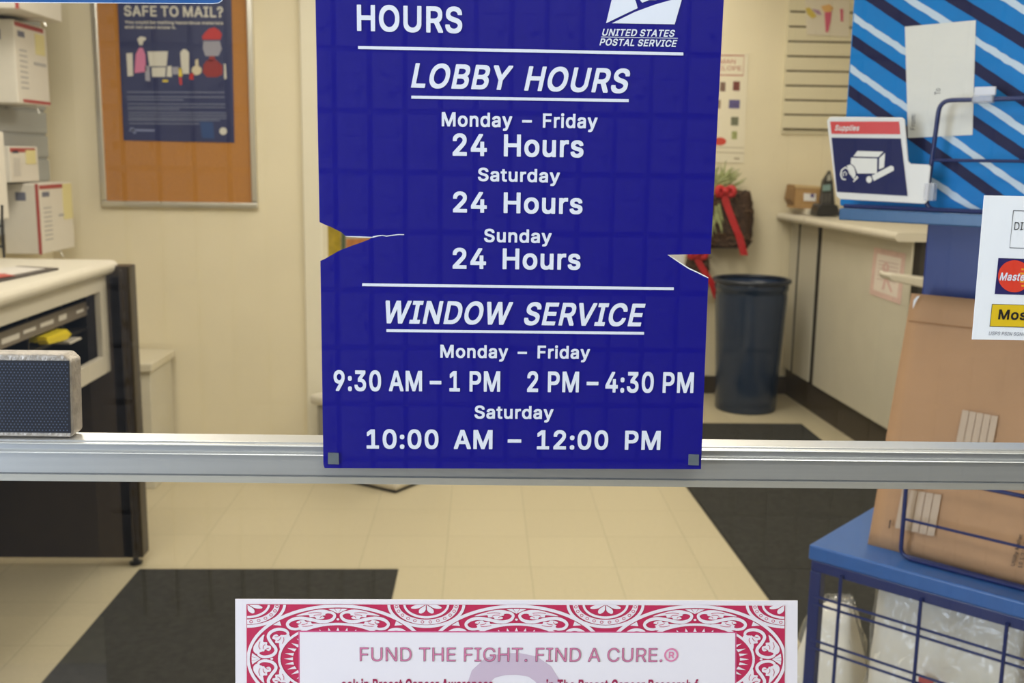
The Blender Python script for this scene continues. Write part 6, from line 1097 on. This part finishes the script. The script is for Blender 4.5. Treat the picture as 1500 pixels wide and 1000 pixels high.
spoly('tape_symbol', ribbon2([(1239, 263), (1234, 262), (1231.5, 256), (1233, 249), (1238, 245), (1243, 248), (1244.5, 253), (1248, 257), (1252, 262.5), (1256, 258)], 2.2) + ribbon2([(1235.5, 258), (1234.8, 254), (1237.5, 251), (1240, 254), (1239, 257)], 1.4)
      + [[(1240, 243), (1246, 240.5), (1251, 245), (1253, 252), (1253.5, 258), (1249, 261), (1246.5, 256), (1245, 250)]] + ribbon2([(1250, 266), (1257, 259.5)], 1.8), icon, 0.0016)
mb = MB(); letters(mb, 'Supplies', sp_(1223, 191, .0016), sp_(1258.5, 191.5, .0016), sp_(1223, 191, .0016) * 0 + Z * (sp_(1223, 183, .0016).z - sp_(1223, 191, .0016).z), 0.03, 0.2); mb.build('lettering', icon, sn)
MB().prism([sp_(x, y, .003) for x, y in [(1354, 268), (1369, 268), (1367, 294), (1352, 294)]], V * 0.012).build('clip', clr, sn, bevel=0.001)

# striped blue shipping bag
GB = 0.045
def gp_(px, py, d=0.0): return on_plane(px, py, O + V * (GB - d), V)
bgz = UZ1 + 0.001
ab0 = ronp(1236, 200, GB)[0]
bg = thing('shipping_bag', 'large bright blue shipping bag with white and navy diagonal stripes on upper shelf', 'bag', RP(ab0, GB, bgz))
cyan = M('bag_blue', S(0, 122, 194), 0.5, spec=0.2, var=0.06, vscale=14, bump=0.25, bscale=25)
BT = 1.80
MB().obox(RP(ab0, GB, bgz), U * 0.42, V * 0.03, Z * (BT - bgz)).build('bag', cyan, bg, bevel=0.004)
a_lim = ab0 + 0.4
def stripe(name, mat, p, q_, w, ragged=0.0):
    A0 = ronp(*p, GB); A1 = ronp(*q_, GB); s_ = (A1[1] - A0[1]) / (A1[0] - A0[0])
    N = 60; top_, bot = [], []
    mb = MB(); prev = None
    for i in range(N + 1):
        a = ab0 + 0.003 + (a_lim - ab0) * i / N; z = A0[1] + s_ * (a - A0[0])
        h = w / 2 * (1 + random.uniform(-ragged, ragged)); h2 = w / 2 * (1 + random.uniform(-ragged, ragged))
        cur = (a, min(max(z + h, bgz + .004), BT - .004), min(max(z - h2, bgz + .004), BT - .004))
        if prev and (prev[1] - prev[2] > 1e-5 or cur[1] - cur[2] > 1e-5):
            mb.face([RP(prev[0], GB - .0007, prev[1]), RP(cur[0], GB - .0007, cur[1]), RP(cur[0], GB - .0007, cur[2]), RP(prev[0], GB - .0007, prev[2])])
        prev = cur
    if len(mb.bm.faces): mb.build(name, mat, bg)
    else: mb.bm.free()
def zp(x, y): return (1020 + x * 0.33, y * 0.33)
wst = M('stripe_white', S(196, 212, 224), 0.5); nst = M('stripe_navy', S(14, 16, 62), 0.5, spec=0.2)
for p, q_ in (((665, 55), (1455, 578)), ((665, 290), (1455, 842)), ((940, -5), (1455, 312)), ((1060, 812), (1200, 905)), ((1370, -8), (1455, 45)), ((940, -235), (1455, 78 - 10))):
    if p != (940, -235): stripe('white_stripe', wst, zp(*p), zp(*q_), 0.0105, 0.18)
for p, q_ in (((665, 160), (1455, 690)), ((665, 392), (1320, 862)), ((790, -2), (1455, 445)), ((1150, 0), (1455, 185))):
    stripe('navy_stripe', nst, zp(*p), zp(*q_), 0.0165, 0.03)
lab = MB(); 
lab.face([gp_(x, y, .0014) for x, y in [(1325.5, 39), (1429.5, 29.5), (1424.5, 197.5), (1330, 202)]])
lab.build('address_label', M('label_cream', S(226, 224, 214), 0.6, bump=0.4, bscale=16), bg)
inkg = M('label_ink', S(70, 70, 74), 0.6)
for tx, p0, p1, cp in (('To', (1377.5, 138.5), (1377.5, 129.5), 8.5), ('From:', (1340.5, 190), (1341, 167), 7.0)):
    mb = MB(); A0 = gp_(*p0, .002); A1 = gp_(*p1, .002); letters(mb, tx, A0, A1, gp_(p0[0] - cp, p0[1], .002) - A0, 0.0); mb.build('lettering', inkg, bg)

# kraft utility mailer leaning on the lower shelf
bm0 = at(1268, 797, z=0.862); tA = Vector((U.x, U.y, 0))
Wd = (V * 0.25 + Z).normalized(); NM = U.cross(Wd).normalized()
if NM.dot(V) < 0: NM = -NM
def kp(px, py, d=0.0): return on_plane(px, py, bm0 - NM * d, NM)
kraft = M('kraft_paper', S(176, 136, 98), 0.7, var=0.07, vscale=9, bump=0.25, bscale=22)
km = thing('utility_mailer', 'large brown kraft padded mailer leaning on the lower rack shelf', 'mailer', bm0)
tl = kp(1343, 429); Lm = (tl - bm0).dot(Wd)
def mailer(nm, off, wid, hgt, mat, parent, sh=0.0):
    mb = MB(); nx_, ny_ = 14, 18; fr2, bk2 = [], []
    for j in range(ny_ + 1):
        r1, r2 = [], []
        for i in range(nx_ + 1):
            s_, t_ = i / nx_, j / ny_
            bulge = 0.010 * (math.sin(math.pi * s_) * math.sin(math.pi * t_)) ** 0.5
            wob = 0.0015 * math.sin(7 * s_ + 9 * t_)
            p = bm0 + U * (s_ * wid + sh) + Wd * (t_ * hgt)
            r1.append(mb.bm.verts.new(p + NM * (off - bulge * 0.6 + wob * 0.5))); r2.append(mb.bm.verts.new(p + NM * (off + 0.004 + bulge)))
        fr2.append(r1); bk2.append(r2)
    for G, rev in ((fr2, False), (bk2, True)):
        for j in range(ny_):
            for i in range(nx_):
                f = (G[j][i], G[j][i + 1], G[j + 1][i + 1], G[j + 1][i]); mb.bm.faces.new(f[::-1] if rev else f)
    for i in range(nx_):
        mb.bm.faces.new((fr2[0][i], bk2[0][i], bk2[0][i + 1], fr2[0][i + 1])); mb.bm.faces.new((fr2[-1][i], fr2[-1][i + 1], bk2[-1][i + 1], bk2[-1][i]))
    for j in range(ny_):
        mb.bm.faces.new((fr2[j][0], fr2[j + 1][0], bk2[j + 1][0], bk2[j][0])); mb.bm.faces.new((fr2[j][-1], bk2[j][-1], bk2[j + 1][-1], fr2[j + 1][-1]))
    return mb.build(nm, mat, parent, smooth=True)
mailer('envelope', 0.008, 0.30, Lm, kraft, km)
MB().face([bm0 + U * 0.006 + Wd * (Lm - 0.045) - NM * -0.0018, bm0 + U * 0.294 + Wd * (Lm - 0.045) + NM * 0.0018, bm0 + U * 0.294 + Wd * (Lm - 0.043) + NM * 0.0018, bm0 + U * 0.006 + Wd * (Lm - 0.043) + NM * 0.0018]).build('flap_line', M('kraft_fold', S(150, 108, 66), 0.7), km)
prn = M('kraft_white_print', S(190, 168, 144), 0.65)
for (x0, y0, x1, y1, dx, n) in ((1410, 600, 1398, 660, 10.6, 5), (1322, 715, 1311, 773, 11.6, 5)):
    mb = MB()
    for i in range(n):
        mb.face([kp(x0 + i * dx, y0 + i * 2.0, .0022), kp(x0 + i * dx + dx * 0.92, y0 + i * 2.0 + 1.6, .0022), kp(x1 + i * dx + dx * 0.92, y1 + i * 2.6 + 1.6, .0022), kp(x1 + i * dx, y1 + i * 2.6, .0022)])
    mb.build('address_lines', prn, km)
ink = M('kraft_ink', S(50, 36, 28), 0.7)
for tx, p0, p1, cp in (('Utility Mailer', (1486, 829), (1498, 783), 5.6), ('10 1/2" x 15"', (1496.5, 832), (1508, 786), 5.6)):
    mb = MB(); A0 = kp(*p0, .0024); A1 = kp(*p1, .0024); letters(mb, tx, A0, A1, kp(p0[0] - cp, p0[1] - 1.2, .0024) - A0, 0.02); mb.build('lettering', ink, km)
MB().face([kp(x, y, .0022) for x, y in [(1303, 762), (1305.5, 761), (1303.5, 773), (1301.5, 774)]]).build('small_print', ink, km)
bm_2 = thing('utility_mailer', 'second brown mailer showing a light edge behind the leaning kraft mailer', 'mailer', bm0 + NM * 0.03)
_b = bm0.copy(); bm0 = _b + U * 0.004 + V * 0.034
mailer('envelope', 0.008, 0.30, Lm - 0.006, M('kraft_light', S(206, 168, 116), 0.7, var=0.05, vscale=12), bm_2)
bm0 = _b

MB().prism([kp(x, y, .003) for x, y in [(1337, 452), (1338, 440), (1343, 434), (1347, 433), (1342, 441)]], NM * 0.001).build('torn_corner', paper_m, km)

# plastic wrapped paper packs in the lower bay
wrap_m = clear_material('clear_poly_wrap', 1.45, tint=(0.93, 0.93, 0.93, 1), rough=0.12, bump=1.0, bscale=26, milk=0.10)
cream_m = M('cream_pack_paper', S(240, 234, 218), 0.7, var=0.04, vscale=20)
def pack(label, a, b, w, d, h, lean, taper, paper_w=1.0, top_peak=0.0):
    t = thing('wrapped_pack', label, 'pack', RP(a, b, 0.418), 'plastic wrapped packs in the lower bay of the rack')
    def shell(off, seedv, hh, wj, ww):
        random.seed(seedv); mb = MB(); n = 28; m = 12; R = []
        for j in range(m + 1):
            t_ = j / m; ring_ = []
            for i in range(n):
                an = 2 * math.pi * i / n
                sx = math.copysign(abs(math.cos(an)) ** 0.45, math.cos(an)); sy = math.copysign(abs(math.sin(an)) ** 0.45, math.sin(an))
                k_ = 1 - taper * t_ ** 2
                px = (w * ww / 2 + off) * sx * k_ + lean * t_ * h + w * ww / 2; py = (d / 2 + off) * sy * (1 - 0.75 * t_ ** 3) + d / 2
                z = 0.419 + hh * t_ + (top_peak * math.sin(an * 1.5) if j == m else 0)
                ring_.append(mb.bm.verts.new(RP(a + px + random.uniform(-wj, wj), b + py + random.uniform(-wj, wj), max(0.419, z + (random.uniform(-wj, wj) if j else 0)))))
            R.append(ring_)
        for A, B in zip(R, R[1:]):
            for i in range(n): mb.bm.faces.new((A[i], A[(i + 1) % n], B[(i + 1) % n], B[i]))
        mb.bm.faces.new(R[0][::-1]); mb.bm.faces.new(R[-1]); return mb
    shell(0.0, 3, h, 0.0008, paper_w).build('paper_stack', cream_m, t, smooth=True)
    shell(0.005, 11, h + 0.012, 0.004, 1.0).build('plastic_wrap', wrap_m, t, smooth=True)
    return t
def bayA(px, py, b): return ronp(px, py, b)
aA, zA = bayA(1160, 888, 0.16); aB, _ = bayA(1268, 960, 0.16)
pack('small cream pack in crinkled plastic with pointed top, beside the rack leg', aA, 0.13, aB - aA, 0.10, zA - 0.418 + 0.01, 0.0, 0.55, 1.0, 0.012)
tp = [ronp(x, y, 0.18) for x, y in [(1228, 897), (1236, 884), (1240, 871), (1246, 880), (1251, 896)]]
MB().prism([RP(a_, 0.18, z_) for a_, z_ in tp], V * 0.012).build('wrap_tip', wrap_m, bpy.data.objects['wrapped_pack'])
aA, zA = bayA(1278, 882, 0.10); aB, _ = bayA(1356, 960, 0.10)
pack('tall cream pack in plastic wrap filling the middle of the lower bay', aA, 0.075, 0.36, 0.10, 0.372, 0.0, 0.02, 0.62)
MB().obox(RP(aA + 0.25, 0.09, 0.42), U * 0.10, V * 0.07, Z * 0.26).build('grey_pack', M('grey_pack_paper', S(150, 154, 164), 0.5), bpy.data.objects['wrapped_pack.001'], bevel=0.01)
lb = ronp(1350, 985, 0.06)
MB().obox(RP(ronp(1345, 996, 0.066)[0], 0.066, ronp(1345, 1004, 0.066)[1]), U * 0.022, V * 0.002, Z * 0.018).build('red_label', boxr, bpy.data.objects['wrapped_pack.001'])
